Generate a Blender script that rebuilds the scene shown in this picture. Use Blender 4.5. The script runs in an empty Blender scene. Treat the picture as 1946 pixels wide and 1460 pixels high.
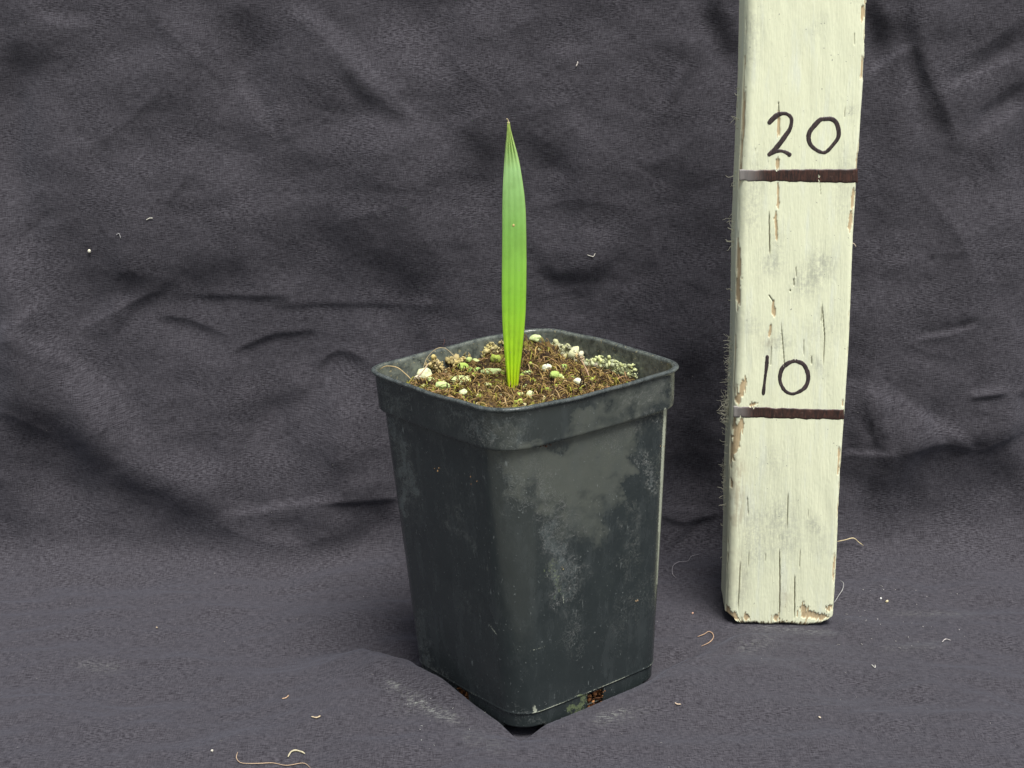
import bpy, math, random
import numpy as np
from mathutils import Vector, Matrix

S = 0.01                      # the scene is measured in centimetres, built in metres
scene = bpy.context.scene
col = scene.collection

# ------------------------------------------------------------------ camera
F, PITCH, ROLL, CD, CH = 2950.26, 0.280693, -0.0133357, 57.684, 29.3227
fw = np.array([0, math.cos(PITCH), -math.sin(PITCH)])
up = np.array([0, math.sin(PITCH), math.cos(PITCH)])
rt = np.array([1.0, 0, 0])
cx = rt * math.cos(ROLL) + up * math.sin(ROLL)
cy = -rt * math.sin(ROLL) + up * math.cos(ROLL)
CAM = np.array([0, -CD, CH])
cd = bpy.data.cameras.new("camera")
cd.sensor_width = 36.0
cd.lens = F / 1946 * 36.0
cd.clip_start = 0.01
cd.clip_end = 100
cam = bpy.data.objects.new("camera", cd)
col.objects.link(cam)
M = Matrix(((cx[0], cy[0], -fw[0], CAM[0] * S), (cx[1], cy[1], -fw[1], CAM[1] * S),
            (cx[2], cy[2], -fw[2], CAM[2] * S), (0, 0, 0, 1)))
cam.matrix_world = M
scene.camera = cam

# ------------------------------------------------------------------ daylight
SUN_EL, SUN_ROT = math.radians(66), math.radians(153)
world = bpy.data.worlds.new("World")
scene.world = world
world.use_nodes = True
wn = world.node_tree
sky = wn.nodes.new("ShaderNodeTexSky")
sky.sky_type = 'NISHITA'
sky.sun_disc = False
sky.sun_elevation = SUN_EL
sky.sun_rotation = SUN_ROT
sky.air_density = 1.0
sky.dust_density = 4.0
hs = wn.nodes.new("ShaderNodeHueSaturation")
hs.inputs["Saturation"].default_value = 0.5
wn.links.new(sky.outputs[0], hs.inputs["Color"])
wn.links.new(hs.outputs[0], wn.nodes["Background"].inputs[0])
wn.nodes["Background"].inputs[1].default_value = 0.09
sl = bpy.data.lights.new("sun", 'SUN')
sl.energy = 3.6
sl.angle = math.radians(28)
sl.color = (1.0, 0.97, 0.92)
sun = bpy.data.objects.new("sun", sl)
col.objects.link(sun)
sd = Vector((math.sin(SUN_ROT) * math.cos(SUN_EL), math.cos(SUN_ROT) * math.cos(SUN_EL), math.sin(SUN_EL)))
sun.rotation_euler = sd.to_track_quat('Z', 'Y').to_euler()
sun.location = (0.3, -0.6, 1.2)
vs = scene.view_settings
vs.view_transform = 'Standard'
vs.look = 'None'
vs.exposure = 0.5
vs.gamma = 1.0

# ------------------------------------------------------------------ numeric helpers
rng = np.random.default_rng(7)
random.seed(7)


def proj(P):
    v = np.asarray(P, float) - CAM
    z = v @ fw
    return 973 + F * (v @ cx) / z, 730 - F * (v @ cy) / z


def ray(px, py):
    return fw + cx * (px - 973) / F - cy * (py - 730) / F


def at_y(px, py, y):
    r = ray(px, py)
    return CAM + (y - CAM[1]) / r[1] * r


def field(h, w, lam_y, lam_x, seed, p=1.0):
    """smooth gaussian random field, unit deviation; lam in samples"""
    g = np.random.default_rng(seed).standard_normal((h, w))
    ky = np.fft.fftfreq(h)[:, None] * lam_y
    kx = np.fft.rfftfreq(w)[None, :] * lam_x
    k2 = ky * ky + kx * kx
    f = np.fft.irfft2(np.fft.rfft2(g) * np.exp(-k2 * p), (h, w))
    return (f - f.mean()) / f.std()


def samp(img, y, x):
    h, w = img.shape
    y = np.mod(y, h - 1); x = np.mod(x, w - 1)
    y0 = y.astype(int); x0 = x.astype(int)
    fy = y - y0; fx = x - x0
    return (img[y0, x0] * (1 - fy) * (1 - fx) + img[y0 + 1, x0] * fy * (1 - fx)
            + img[y0, x0 + 1] * (1 - fy) * fx + img[y0 + 1, x0 + 1] * fy * fx)


def smooth(a, b, v):
    t = np.clip((v - a) / (b - a), 0, 1)
    return t * t * (3 - 2 * t)


def stroke(px, py, pts, sig, taper=True):
    """soft line through pts; distance falls off as a gaussian of width sig"""
    best = np.full(px.shape, 1e9)
    tt = np.zeros(px.shape)
    n = len(pts) - 1
    if n == 0:
        d2 = (px - pts[0][0]) ** 2 + (py - pts[0][1]) ** 2
        return np.exp(-d2 / (2 * sig * sig))
    for i in range(n):
        ax, ay = pts[i]; bx, by = pts[i + 1]
        dx, dy = bx - ax, by - ay
        L = dx * dx + dy * dy + 1e-9
        t = np.clip(((px - ax) * dx + (py - ay) * dy) / L, 0, 1)
        d2 = (px - ax - t * dx) ** 2 + (py - ay - t * dy) ** 2
        m = d2 < best
        best = np.where(m, d2, best)
        tt = np.where(m, (i + t) / n, tt)
    g = np.exp(-best / (2 * sig * sig))
    if taper:
        g = g * np.clip(0.35 + 4 * tt * (1 - tt), 0, 1)
    return g


# ------------------------------------------------------------------ object helpers
def tag(o, label=None, cat=None, group=None, kind=None):
    if label: o["label"] = label
    if cat: o["category"] = cat
    if group: o["group"] = group
    if kind: o["kind"] = kind
    return o


def origin_of(o):
    p = Vector((0, 0, 0))
    while o is not None:
        p = p + o.location
        o = o.parent
    return np.array(p) / S


def mesh_obj(name, V, faces, mat, parent=None, base=None, attrs=None, smooth_=True):
    """V in cm, world; base (cm) becomes the origin of a top-level object"""
    V = np.asarray(V, float).reshape(-1, 3)
    me = bpy.data.meshes.new(name)
    o = bpy.data.objects.new(name, me)
    col.objects.link(o)
    off = np.zeros(3)
    if parent is not None:
        o.parent = parent
        off = origin_of(parent)
    elif base is not None:
        off = np.array(base, float)
        o.location = tuple(off * S)
    W = (V - off) * S
    if isinstance(faces, np.ndarray):
        nf, k = faces.shape
        me.vertices.add(len(W)); me.vertices.foreach_set("co", W.astype(np.float32).ravel())
        me.loops.add(nf * k); me.loops.foreach_set("vertex_index", faces.astype(np.int32).ravel())
        me.polygons.add(nf)
        me.polygons.foreach_set("loop_start", np.arange(0, nf * k, k, dtype=np.int32))
        me.polygons.foreach_set("loop_total", np.full(nf, k, dtype=np.int32))
        me.update(calc_edges=True)
    else:
        me.from_pydata([tuple(v) for v in W], [], faces)
    for nme, arr in (attrs or {}).items():
        arr = np.asarray(arr, np.float32)
        if arr.ndim == 1:
            a = me.attributes.new(nme, 'FLOAT', 'POINT'); a.data.foreach_set("value", arr)
        else:
            a = me.attributes.new(nme, 'FLOAT_COLOR', 'POINT')
            a.data.foreach_set("color", np.concatenate([arr, np.ones((len(arr), 1), np.float32)], 1).ravel())
    me.materials.append(mat)
    me.polygons.foreach_set("use_smooth", [smooth_] * len(me.polygons))
    me.update()
    return o


def empty(name, loc):
    o = bpy.data.objects.new(name, None)
    o.location = tuple(np.array(loc) * S)
    o.empty_display_size = 0.02
    col.objects.link(o)
    return o


def grid_faces(nr, nc, wrap=False):
    i = np.arange(nr - 1)[:, None]
    j = np.arange(nc if wrap else nc - 1)[None, :]
    j2 = (j + 1) % nc
    return np.stack([i * nc + j, i * nc + j2, (i + 1) * nc + j2, (i + 1) * nc + j], -1).reshape(-1, 4)


class Bag:
    """collects tubes, chips and blobs with a colour per vertex"""
    def __init__(s): s.v = []; s.f = []; s.c = []; s.n = 0

    def add(s, V, Fc, c):
        V = np.asarray(V, float)
        s.v.append(V); s.f += [tuple(int(q) + s.n for q in f) for f in Fc]
        c = np.asarray(c, float)
        s.c.append(np.tile(c, (len(V), 1)) if c.ndim == 1 else c)
        s.n += len(V)

    def tube(s, pts, r, c, sides=4):
        P = np.asarray(pts, float); n = len(P)
        r = np.broadcast_to(r, (n,))
        T = np.gradient(P, axis=0)
        T /= np.linalg.norm(T, axis=1)[:, None] + 1e-9
        a = np.array([0.13, 0.31, 0.94])
        U = np.cross(T, a); U /= np.linalg.norm(U, axis=1)[:, None] + 1e-9
        Wv = np.cross(T, U)
        ang = np.arange(sides) * 2 * math.pi / sides
        V = (P[:, None] + r[:, None, None] * (np.cos(ang)[None, :, None] * U[:, None] + np.sin(ang)[None, :, None] * Wv[:, None])).reshape(-1, 3)
        Fc = []
        for i in range(n - 1):
            for k in range(sides):
                k2 = (k + 1) % sides
                Fc.append((i * sides + k, i * sides + k2, (i + 1) * sides + k2, (i + 1) * sides + k))
        Fc.append(tuple(range(sides - 1, -1, -1)))
        Fc.append(tuple((n - 1) * sides + k for k in range(sides)))
        s.add(V, Fc, c)

    def blob(s, cen, rad, c, seed=0, lump=0.25, lvl=1):
        V0, F0 = ICO[lvl]
        rr = np.random.default_rng(seed)
        d = V0.copy()
        k = np.ones(len(d))
        for _ in range(5):
            q = rr.standard_normal(3); q /= np.linalg.norm(q)
            k += lump * rr.uniform(-0.6, 1) * np.exp(-((d - q) ** 2).sum(1) / 0.35)
        A = rr.standard_normal((3, 3)); Q, _ = np.linalg.qr(A)
        V = (d * k[:, None] * np.asarray(rad)) @ Q.T + cen
        s.add(V, F0, c)

    def build(s, name, mat, parent=None, base=None, smooth_=True):
        return mesh_obj(name, np.concatenate(s.v), s.f, mat, parent, base,
                        {"tint": np.concatenate(s.c)}, smooth_)


def ico(sub):
    t = (1 + 5 ** .5) / 2
    V = [(-1, t, 0), (1, t, 0), (-1, -t, 0), (1, -t, 0), (0, -1, t), (0, 1, t), (0, -1, -t), (0, 1, -t), (t, 0, -1), (t, 0, 1), (-t, 0, -1), (-t, 0, 1)]
    Fc = [(0, 11, 5), (0, 5, 1), (0, 1, 7), (0, 7, 10), (0, 10, 11), (1, 5, 9), (5, 11, 4), (11, 10, 2), (10, 7, 6), (7, 1, 8),
          (3, 9, 4), (3, 4, 2), (3, 2, 6), (3, 6, 8), (3, 8, 9), (4, 9, 5), (2, 4, 11), (6, 2, 10), (8, 6, 7), (9, 8, 1)]
    V = [np.array(v, float) / np.linalg.norm(v) for v in V]
    for _ in range(sub):
        cache = {}; nf = []
        def mid(a, b):
            k = (min(a, b), max(a, b))
            if k not in cache:
                m = V[a] + V[b]; V.append(m / np.linalg.norm(m)); cache[k] = len(V) - 1
            return cache[k]
        for a, b, c in Fc:
            x, y, z = mid(a, b), mid(b, c), mid(c, a)
            nf += [(a, x, z), (b, y, x), (c, z, y), (x, y, z)]
        Fc = nf
    return np.array(V), Fc


ICO = [ico(0), ico(1), ico(2), ico(3)]


def catmull(pts, n):
    P = np.array(pts, float)
    if len(P) < 3:
        t = np.linspace(0, 1, n)[:, None]
        return P[0] * (1 - t) + P[-1] * t
    Q = np.vstack([2 * P[0] - P[1], P, 2 * P[-1] - P[-2]])
    out = []
    m = len(P) - 1
    for u in np.linspace(0, m - 1e-6, n):
        i = int(u); t = u - i
        a, b, c, d = Q[i:i + 4]
        out.append(.5 * ((2 * b) + (c - a) * t + (2 * a - 5 * b + 4 * c - d) * t * t + (3 * b - a - 3 * c + d) * t ** 3))
    return np.array(out)


# ------------------------------------------------------------------ material helpers
def material(name):
    m = bpy.data.materials.new(name)
    m.use_nodes = True
    nt = m.node_tree
    b = nt.nodes["Principled BSDF"]
    return m, nt, b


def N(nt, typ, **kw):
    n = nt.nodes.new(typ)
    for k, v in kw.items():
        if k.startswith("_"):
            setattr(n, k[1:], v)
        else:
            key = k.replace("__", " ")
            n.inputs[key].default_value = v
    return n


def objco(nt, sx=1, sy=1, sz=1):
    """object coordinates in centimetres, stretched"""
    tc = nt.nodes.new("ShaderNodeTexCoord")
    mp = nt.nodes.new("ShaderNodeMapping")
    mp.inputs["Scale"].default_value = (100 * sx, 100 * sy, 100 * sz)
    nt.links.new(tc.outputs["Object"], mp.inputs[0])
    return mp.outputs[0]


def noise(nt, vec, scale, detail=3, rough=.55, dist=0.0):
    n = N(nt, "ShaderNodeTexNoise")
    n.inputs["Scale"].default_value = scale
    n.inputs["Detail"].default_value = detail
    n.inputs["Roughness"].default_value = rough
    n.inputs["Distortion"].default_value = dist
    nt.links.new(vec, n.inputs["Vector"])
    return n.outputs["Fac"]


def ramp(nt, fac, stops):
    r = nt.nodes.new("ShaderNodeValToRGB")
    el = r.color_ramp.elements
    while len(el) < len(stops): el.new(0.5)
    for e, (p, c) in zip(el, stops):
        e.position = p
        e.color = (c, c, c, 1) if not hasattr(c, "__len__") else (*c, 1)
    nt.links.new(fac, r.inputs[0])
    return r.outputs[0]


def mix(nt, fac, a, b, mode='MIX'):
    m = nt.nodes.new("ShaderNodeMix")
    m.data_type = 'RGBA'; m.blend_type = mode
    for sock, v in ((m.inputs[0], fac), (m.inputs[6], a), (m.inputs[7], b)):
        if isinstance(v, bpy.types.NodeSocket): nt.links.new(v, sock)
        elif hasattr(v, "__len__"): sock.default_value = (*v, 1)
        else: sock.default_value = v
    return m.outputs[2]


def mth(nt, op, a, b=None, c=None, clamp=False):
    m = nt.nodes.new("ShaderNodeMath"); m.operation = op; m.use_clamp = clamp
    for i, v in enumerate((a, b, c)):
        if v is None: continue
        if isinstance(v, bpy.types.NodeSocket): nt.links.new(v, m.inputs[i])
        else: m.inputs[i].default_value = v
    return m.outputs[0]


def attr(nt, name, colour=False):
    a = nt.nodes.new("ShaderNodeAttribute"); a.attribute_name = name
    return a.outputs["Color" if colour else "Fac"]


def bump(nt, b, h, dist, strength=1.0):
    n = nt.nodes.new("ShaderNodeBump")
    n.inputs["Strength"].default_value = strength
    n.inputs["Distance"].default_value = dist * S
    nt.links.new(h, n.inputs["Height"])
    nt.links.new(n.outputs[0], b.inputs["Normal"])
    return n


def gate(nt, v, lo, hi):
    m = nt.nodes.new("ShaderNodeMapRange"); m.interpolation_type = 'SMOOTHSTEP'
    m.inputs["From Min"].default_value = lo; m.inputs["From Max"].default_value = hi
    nt.links.new(v, m.inputs[0])
    return m.outputs[0]


# ------------------------------------------------------------------ backdrop cloth
def cloth_material():
    m, nt, b = material("dark_cotton")
    v = attr(nt, "thread", True)                       # sheet coordinates in cm
    def mapped(sx, sy, rot=0.0):
        mp = nt.nodes.new("ShaderNodeMapping")
        mp.inputs["Scale"].default_value = (sx, sy, 1)
        mp.inputs["Rotation"].default_value = (0, 0, rot)
        nt.links.new(v, mp.inputs[0])
        return mp.outputs[0]
    weft = noise(nt, mapped(2.6, 24), 1.0, 2, .6)
    warp = noise(nt, mapped(22, 3.2), 1.0, 2, .6)
    twill = noise(nt, mapped(4.5, 22, math.radians(38)), 1.0, 1, .5)
    fine = noise(nt, mapped(24, 24), 1.0, 2, .7)
    wsel = noise(nt, mapped(.35, .5), 1.0, 2, .5)
    th = mix(nt, gate(nt, wsel, .42, .6), weft, twill)
    t2 = mth(nt, 'ADD', mth(nt, 'MULTIPLY', th, .50), mth(nt, 'ADD', mth(nt, 'MULTIPLY', warp, .27), mth(nt, 'MULTIPLY', fine, .23)))
    patch = noise(nt, mapped(.22, .3), 1.0, 4, .6)
    lint = gate(nt, noise(nt, mapped(13, 20), 1.0, 1, .5), .73, .80)
    lint2 = mth(nt, 'MULTIPLY', lint, gate(nt, noise(nt, mapped(1.2, 1.2), 1.0, 2, .5), .50, .62))
    base = mix(nt, ramp(nt, t2, [(.40, 0.0), (.61, 1.0)]), (.0125, .0108, .0145), (.0670, .0640, .0745))
    base = mix(nt, mth(nt, 'MULTIPLY', gate(nt, patch, .30, .75), .12), base, (.052, .050, .060))
    base = mix(nt, mth(nt, 'MULTIPLY', lint2, .4), base, (.17, .165, .165))
    chalk = mth(nt, 'MULTIPLY', attr(nt, "chalk"), gate(nt, noise(nt, mapped(3.5, 9), 1.0, 5, .75), .46, .66))
    base = mix(nt, mth(nt, 'MULTIPLY', chalk, .5), base, (.36, .38, .35))
    nt.links.new(base, b.inputs["Base Color"])
    b.inputs["Roughness"].default_value = .92
    b.inputs["Specular IOR Level"].default_value = .25
    b.inputs["Sheen Weight"].default_value = .12
    b.inputs["Sheen Roughness"].default_value = .5
    b.inputs["Sheen Tint"].default_value = (.75, .8, 1, 1)
    crease = noise(nt, mapped(.9, 1.3), 1.0, 2, .5)
    hh = mth(nt, 'ADD', t2, mth(nt, 'MULTIPLY', crease, .2))
    bump(nt, b, hh, .035, 1.0)
    return m


# base profile of the sheet: flat on the ground, turning up into the hung part
prof = catmull([(-30, -.2), (-8, 0), (0, 0.0), (4, .22), (7.5, .42), (9.6, .75), (11.0, 1.7), (11.7, 3.4), (12.1, 6), (12.7, 12), (13.6, 22), (14.8, 34), (15.8, 42)], 4000)
ds = np.r_[0, np.cumsum(np.linalg.norm(np.diff(prof, axis=0), axis=1))]
XS = np.arange(-30, 34.01, .075)
# rows denser in view
s0 = np.interp(-9.0, prof[:, 0], ds)
s1 = np.interp(31, prof[:, 1], ds)
SS = np.arange(s0 - 2, s1, .075)
pY = np.interp(SS, ds, prof[:, 0]); pZ = np.interp(SS, ds, prof[:, 1])
tY = np.gradient(pY, SS); tZ = np.gradient(pZ, SS)
nY, nZ = -tZ, tY                                     # normal: up on the floor, towards the viewer on the wall
X, _ = np.meshgrid(XS, SS)
Y0 = np.repeat(pY[:, None], len(XS), 1); Z0 = np.repeat(pZ[:, None], len(XS), 1)
PX, PY = proj(np.stack([X, Y0, Z0], -1))
wallw = smooth(.25, .85, tZ)[:, None]                # 1 on the hung part

# folds of the hung part, with post shadow shaped in as leans: (points, width, how much the cloth leans up [+] or down [-])
FOLDS_AND_SHADE = [
    ([(60, 20), (110, 45), (190, 45)], 12, .4), ([(560, 10), (620, 60), (660, 100), (730, 175)], 14, .55),
    ([(330, 40), (400, 70)], 18, .3), ([(430, 170), (470, 210), (530, 240)], 24, .5),
    ([(440, 60), (530, 80)], 25, -.3), ([(0, 105), (110, 112)], 18, -.45), ([(640, 120), (700, 185), (760, 225)], 12, -.4),
    ([(530, 265), (760, 240)], 30, .25), ([(430, 245), (610, 228)], 13, -.35), ([(340, 300), (560, 375)], 32, .22),
    ([(0, 290), (30, 450), (40, 570)], 28, .5), ([(80, 200), (170, 290)], 22, .25), ([(110, 240), (220, 262)], 12, -.2),
    ([(180, 545), (350, 520), (500, 500), (620, 450), (760, 500), (830, 560)], 36, -.38), ([(620, 470), (780, 500)], 50, -.12),
    ([(225, 515), (262, 530)], 12, -.4), ([(360, 562), (530, 567)], 5, -.5), ([(530, 580), (770, 577)], 5, -.4),
    ([(0, 632), (50, 602), (84, 572)], 9, .65), ([(36, 632), (120, 682), (205, 745)], 12, .6), ([(150, 622), (255, 570)], 12, .35),
    ([(30, 648), (120, 690), (150, 705)], 6, -.45), ([(225, 618), (260, 575), (335, 538)], 8, -.4),
    ([(300, 600), (405, 628)], 8, -.45), ([(445, 668), (520, 636), (605, 631)], 6, -.65), ([(590, 705), (640, 672), (700, 690)], 9, -.45),
    ([(330, 645), (450, 705)], 24, .3), ([(610, 715), (680, 710)], 22, .35), ([(130, 700), (215, 785), (275, 855)], 30, .6),
    ([(300, 880), (430, 900)], 36, .5), ([(590, 740), (690, 795)], 40, .5), ([(470, 830), (560, 880)], 34, .4),
    ([(0, 745), (80, 805), (180, 870), (280, 930), (380, 1000), (450, 1048), (570, 1072)], 36, -.72),
    ([(0, 985), (60, 995)], 30, -.4), ([(560, 1075), (640, 1040), (700, 985), (760, 960)], 24, -.8),
    ([(150, 1000), (330, 1040)], 24, -.35), ([(60, 925), (160, 950)], 24, .2),
    ([(430, 978), (520, 965), (625, 942)], 6, .75), ([(625, 955), (760, 950)], 4, -.9), ([(500, 985), (620, 980), (700, 940)], 16, -.3),
    ([(430, 795), (560, 752), (625, 722)], 12, -.35), ([(370, 730), (450, 722)], 14, -.2), ([(500, 1010), (580, 1040)], 8, .3),
    ([(700, 90), (830, 130)], 36, .22), ([(1040, 92), (1110, 98), (1165, 78)], 13, .4), ([(1085, 195), (1105, 235)], 18, .35),
    ([(1090, 255), (1190, 275)], 22, .3), ([(1010, 265), (1070, 305)], 20, -.4), ([(1302, 128), (1272, 180), (1250, 215)], 7, .4),
    ([(1318, 120), (1290, 170), (1270, 205)], 7, -.4), ([(750, 225), (850, 295)], 24, .28), ([(880, 235), (930, 300), (890, 350)], 26, -.35),
    ([(1000, 475), (1060, 532), (1130, 522), (1170, 488)], 13, -.5), ([(760, 470), (900, 500)], 50, -.14),
    ([(1120, 552), (1210, 562)], 14, .3), ([(1030, 560), (1090, 548)], 14, .2), ([(1180, 430), (1260, 450)], 30, .12), ([(820, 30), (1000, 20)], 22, .2),
    ([(1346, 0), (1396, 100)], 18, -.7), ([(1646, 142), (1692, 112), (1732, 84)], 7, .85), ([(1736, 70), (1742, 130), (1780, 210), (1812, 262)], 10, -.5),  # first stroke: downward lean standing in for the post's shadow
    ([(1655, 0), (1682, 80)], 14, -.7), ([(1790, 168), (1880, 135), (1950, 95)], 14, .65), ([(1860, 262), (1950, 195)], 13, .7),
    ([(1790, 150), (1860, 120), (1950, 50)], 11, -.55), ([(1860, 215), (1950, 155)], 8, -.5), ([(1690, 200), (1750, 190)], 16, .25),
    ([(1920, 320), (1950, 420)], 24, .4), ([(1740, 640), (1800, 630), (1848, 616)], 4, .7), ([(1740, 628), (1800, 618), (1845, 606)], 6, -.4),
    ([(1832, 745), (1905, 733)], 5, .7), ([(1836, 755), (1906, 744)], 4, -.7), ([(1930, 745), (1950, 742)], 5, -.7), ([(1700, 680), (1790, 700), (1850, 690)], 12, .2),
    ([(1615, 728), (1700, 760), (1755, 795), (1792, 835)], 11, .7), ([(1785, 800), (1845, 845)], 9, .5), ([(1640, 788), (1676, 836)], 9, -.55),
    ([(1690, 866), (1780, 845), (1880, 840), (1950, 812)], 12, -.7), ([(1610, 900), (1760, 905)], 38, -.75), ([(1600, 856), (1690, 858)], 4, .7),
    ([(1800, 905), (1946, 900)], 40, -.25), ([(1700, 800), (1730, 815)], 10, .35), ([(1600, 1000), (1700, 1005)], 30, -.4),
    ([(1255, 982), (1300, 996), (1372, 982)], 4, -1.0), ([(1262, 968), (1345, 971)], 4, .8), ([(1248, 1050), (1325, 995)], 4, -.9), ([(1256, 1058), (1330, 1006)], 5, .6),
    ([(1320, 650), (1330, 760), (1320, 930)], 48, -.55), ([(820, 560), (900, 600)], 40, -.2),  # first stroke: broad lean added to darken the cloth in the post's shadow
]
B = np.zeros(X.shape)
for pts, sig, a in FOLDS_AND_SHADE:
    xs = [p[0] for p in pts]; ys = [p[1] for p in pts]; mg = sig * 4 + 10
    m = (PX > min(xs) - mg) & (PX < max(xs) + mg) & (PY > min(ys) - mg) & (PY < max(ys) + mg)
    ii = np.where(m)
    if len(ii[0]): B[ii] += a * stroke(PX[ii], PY[ii], pts, sig)
nr, nc = X.shape
for sd_, ly_, lx_c, am in ((81, 50, 110, .13), (82, 80, 60, .10), (83, 26, 60, .09)):   # faint crumple lines
    n_ = field(nr, nc, ly_, lx_c, sd_)
    B += am * np.tanh(n_ / .10) * smooth(.1, 1.1, field(nr, nc, 60, 60, sd_ + 10)) * np.exp(-np.abs(n_) / .55)
B += .08 * field(nr, nc, 30, 60, 3) + .06 * field(nr, nc, 9, 22, 4) + .03 * field(nr, nc, 4, 9, 5)
CREASES = [   # sharp folds: the cloth turns up above the line and down below it (negative: the other way round)
    ([(0, 634), (50, 606), (86, 574)], 7, .8), ([(30, 636), (70, 645), (125, 680), (205, 745)], 8, .9), ([(148, 632), (205, 600), (255, 572), (320, 545)], 9, .8),
    ([(60, 625), (30, 640), (0, 645)], 7, .5), ([(300, 600), (360, 608), (440, 640)], 8, .7), ([(430, 672), (480, 652), (520, 636), (605, 630)], 8, .9),
    ([(580, 720), (625, 675), (665, 668), (705, 690)], 8, .8), ([(330, 562), (520, 562), (560, 557)], 9, .55), ([(520, 584), (620, 579), (860, 580)], 9, .6),
    ([(430, 980), (520, 966), (610, 945)], 8, .9), ([(600, 950), (640, 954), (765, 950)], 6, .9), ([(560, 15), (625, 62), (690, 120), (760, 195), (830, 270)], 11, .55),
    ([(0, 775), (40, 785), (120, 835)], 12, .5), ([(340, 45), (400, 90), (450, 165), (500, 225)], 12, .35), ([(190, 50), (120, 52), (60, 22)], 9, .4),
    ([(440, 262), (520, 248), (600, 215)], 10, .35), ([(560, 60), (470, 110), (420, 175)], 12, -.25), ([(230, 520), (255, 512), (280, 530)], 6, .5),
    ([(700, 1000), (560, 1040), (470, 1020), (400, 985)], 10, .4), ([(840, 260), (940, 210), (1060, 190)], 14, .2), ([(1000, 160), (1110, 95), (1190, 70)], 10, .3),
    ([(1240, 215), (1275, 170), (1310, 120)], 8, .5), ([(1180, 330), (1260, 300), (1330, 250)], 12, .3), ([(880, 600), (1000, 575), (1120, 545), (1230, 560)], 12, .3),
    ([(280, 25), (350, 85), (430, 160), (520, 255)], 20, .35), ([(540, 15), (640, 95), (740, 195), (850, 300)], 20, .30), ([(165, 290), (250, 225), (335, 150)], 18, .30),
    ([(510, 270), (580, 245), (650, 215)], 14, .35), ([(300, 415), (345, 350), (400, 290)], 16, .3), ([(0, 400), (60, 375), (110, 350)], 18, .3), ([(0, 480), (60, 440), (130, 380)], 14, -.25),
    ([(640, 420), (720, 400), (800, 380)], 20, .3), ([(840, 90), (900, 150), (960, 190)], 18, .25), ([(1000, 400), (1100, 380), (1240, 400)], 18, .25), ([(1120, 250), (1200, 310), (1290, 360)], 16, -.25),
    ([(100, 860), (230, 800), (330, 760)], 20, .2), ([(450, 860), (560, 800), (650, 760)], 20, .25), ([(1700, 300), (1800, 420), (1850, 520)], 18, .25), ([(1660, 520), (1780, 480), (1946, 470)], 18, .25),
    ([(620, 880), (690, 850), (760, 840)], 16, .3), ([(1640, 1040), (1760, 1000), (1946, 1010)], 18, -.3),
    ([(1648, 145), (1690, 115), (1733, 82)], 7, 1.1), ([(1733, 82), (1748, 140), (1800, 240)], 8, -.45), ([(1784, 180), (1860, 145), (1950, 108)], 9, .9), ([(1850, 270), (1900, 235), (1950, 205)], 9, .8),
    ([(1800, 120), (1880, 80), (1950, 20)], 9, .5), ([(1735, 645), (1790, 634), (1850, 618)], 6, 1.0), ([(1830, 752), (1870, 745), (1910, 740)], 6, 1.1), ([(1925, 746), (1950, 744)], 6, 1.0),
    ([(1690, 800), (1720, 806), (1760, 790)], 6, .7), ([(1840, 775), (1885, 780)], 5, .6), ([(1625, 735), (1700, 760), (1760, 800), (1850, 850)], 8, .6), ([(1608, 858), (1700, 858)], 5, 1.0),
    ([(1690, 862), (1740, 848), (1790, 838), (1830, 848), (1860, 852), (1900, 832), (1950, 812)], 8, 1.0), ([(1650, 790), (1660, 830), (1690, 858)], 7, .6), ([(1710, 640), (1740, 660), (1860, 690)], 10, .3),
    ([(1840, 1005), (1900, 1030), (1950, 1060)], 8, .4), ([(1255, 980), (1290, 992), (1330, 988), (1375, 976)], 6, 1.2), ([(1250, 1052), (1290, 1020), (1330, 990)], 6, 1.0),
]
for pts, w_, a in CREASES:
    pts3 = catmull([(*p, 0) for p in pts], 14)[:, :2] if len(pts) > 2 else np.array(pts, float)
    xs, ys = pts3[:, 0], pts3[:, 1]; mg = w_ * 5 + 8
    ii = np.where((PX > xs.min() - mg) & (PX < xs.max() + mg) & (PY > ys.min() - mg) & (PY < ys.max() + mg))
    if not len(ii[0]): continue
    qx0, qy0 = PX[ii], PY[ii]
    best = np.full(qx0.shape, 1e9); sg = np.zeros(qx0.shape); tt = np.zeros(qx0.shape)
    for i in range(len(pts3) - 1):
        a0, b0 = pts3[i], pts3[i + 1]
        if b0[0] < a0[0]: dirn = -1
        else: dirn = 1
        d_ = b0 - a0; L_ = d_ @ d_ + 1e-9
        t_ = np.clip(((qx0 - a0[0]) * d_[0] + (qy0 - a0[1]) * d_[1]) / L_, 0, 1)
        ex = qx0 - a0[0] - t_ * d_[0]; ey = qy0 - a0[1] - t_ * d_[1]
        d2 = ex * ex + ey * ey
        cr_ = ((qx0 - a0[0]) * d_[1] - (qy0 - a0[1]) * d_[0]) / math.sqrt(L_) * dirn   # above the line is positive
        m_ = d2 < best
        best = np.where(m_, d2, best); sg = np.where(m_, cr_, sg); tt = np.where(m_, (i + t_) / (len(pts3) - 1), tt)
    dd = np.sqrt(best)
    B[ii] += .75 * a * np.tanh(sg / 2.5) * np.exp(-dd / w_) * np.clip(4 * tt * (1 - tt) * 1.5, 0, 1) * np.where(sg < 0, 1.0, .75)
g = -.80 * B * wallw
pad = 256
G = np.pad(g, ((pad, pad), (pad, pad)))
ky = np.fft.fftfreq(G.shape[0], .075)[:, None] * 2 * math.pi
kx = np.fft.rfftfreq(G.shape[1], .075)[None, :] * 2 * math.pi
Dk = np.conj(1j * ky) * np.fft.rfft2(G) / (ky ** 2 + .06 ** 2 + (.12 * kx) ** 2 + 1e-9)
D = np.fft.irfft2(Dk, G.shape)[pad:-pad, pad:-pad]
D -= D.mean()
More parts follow.
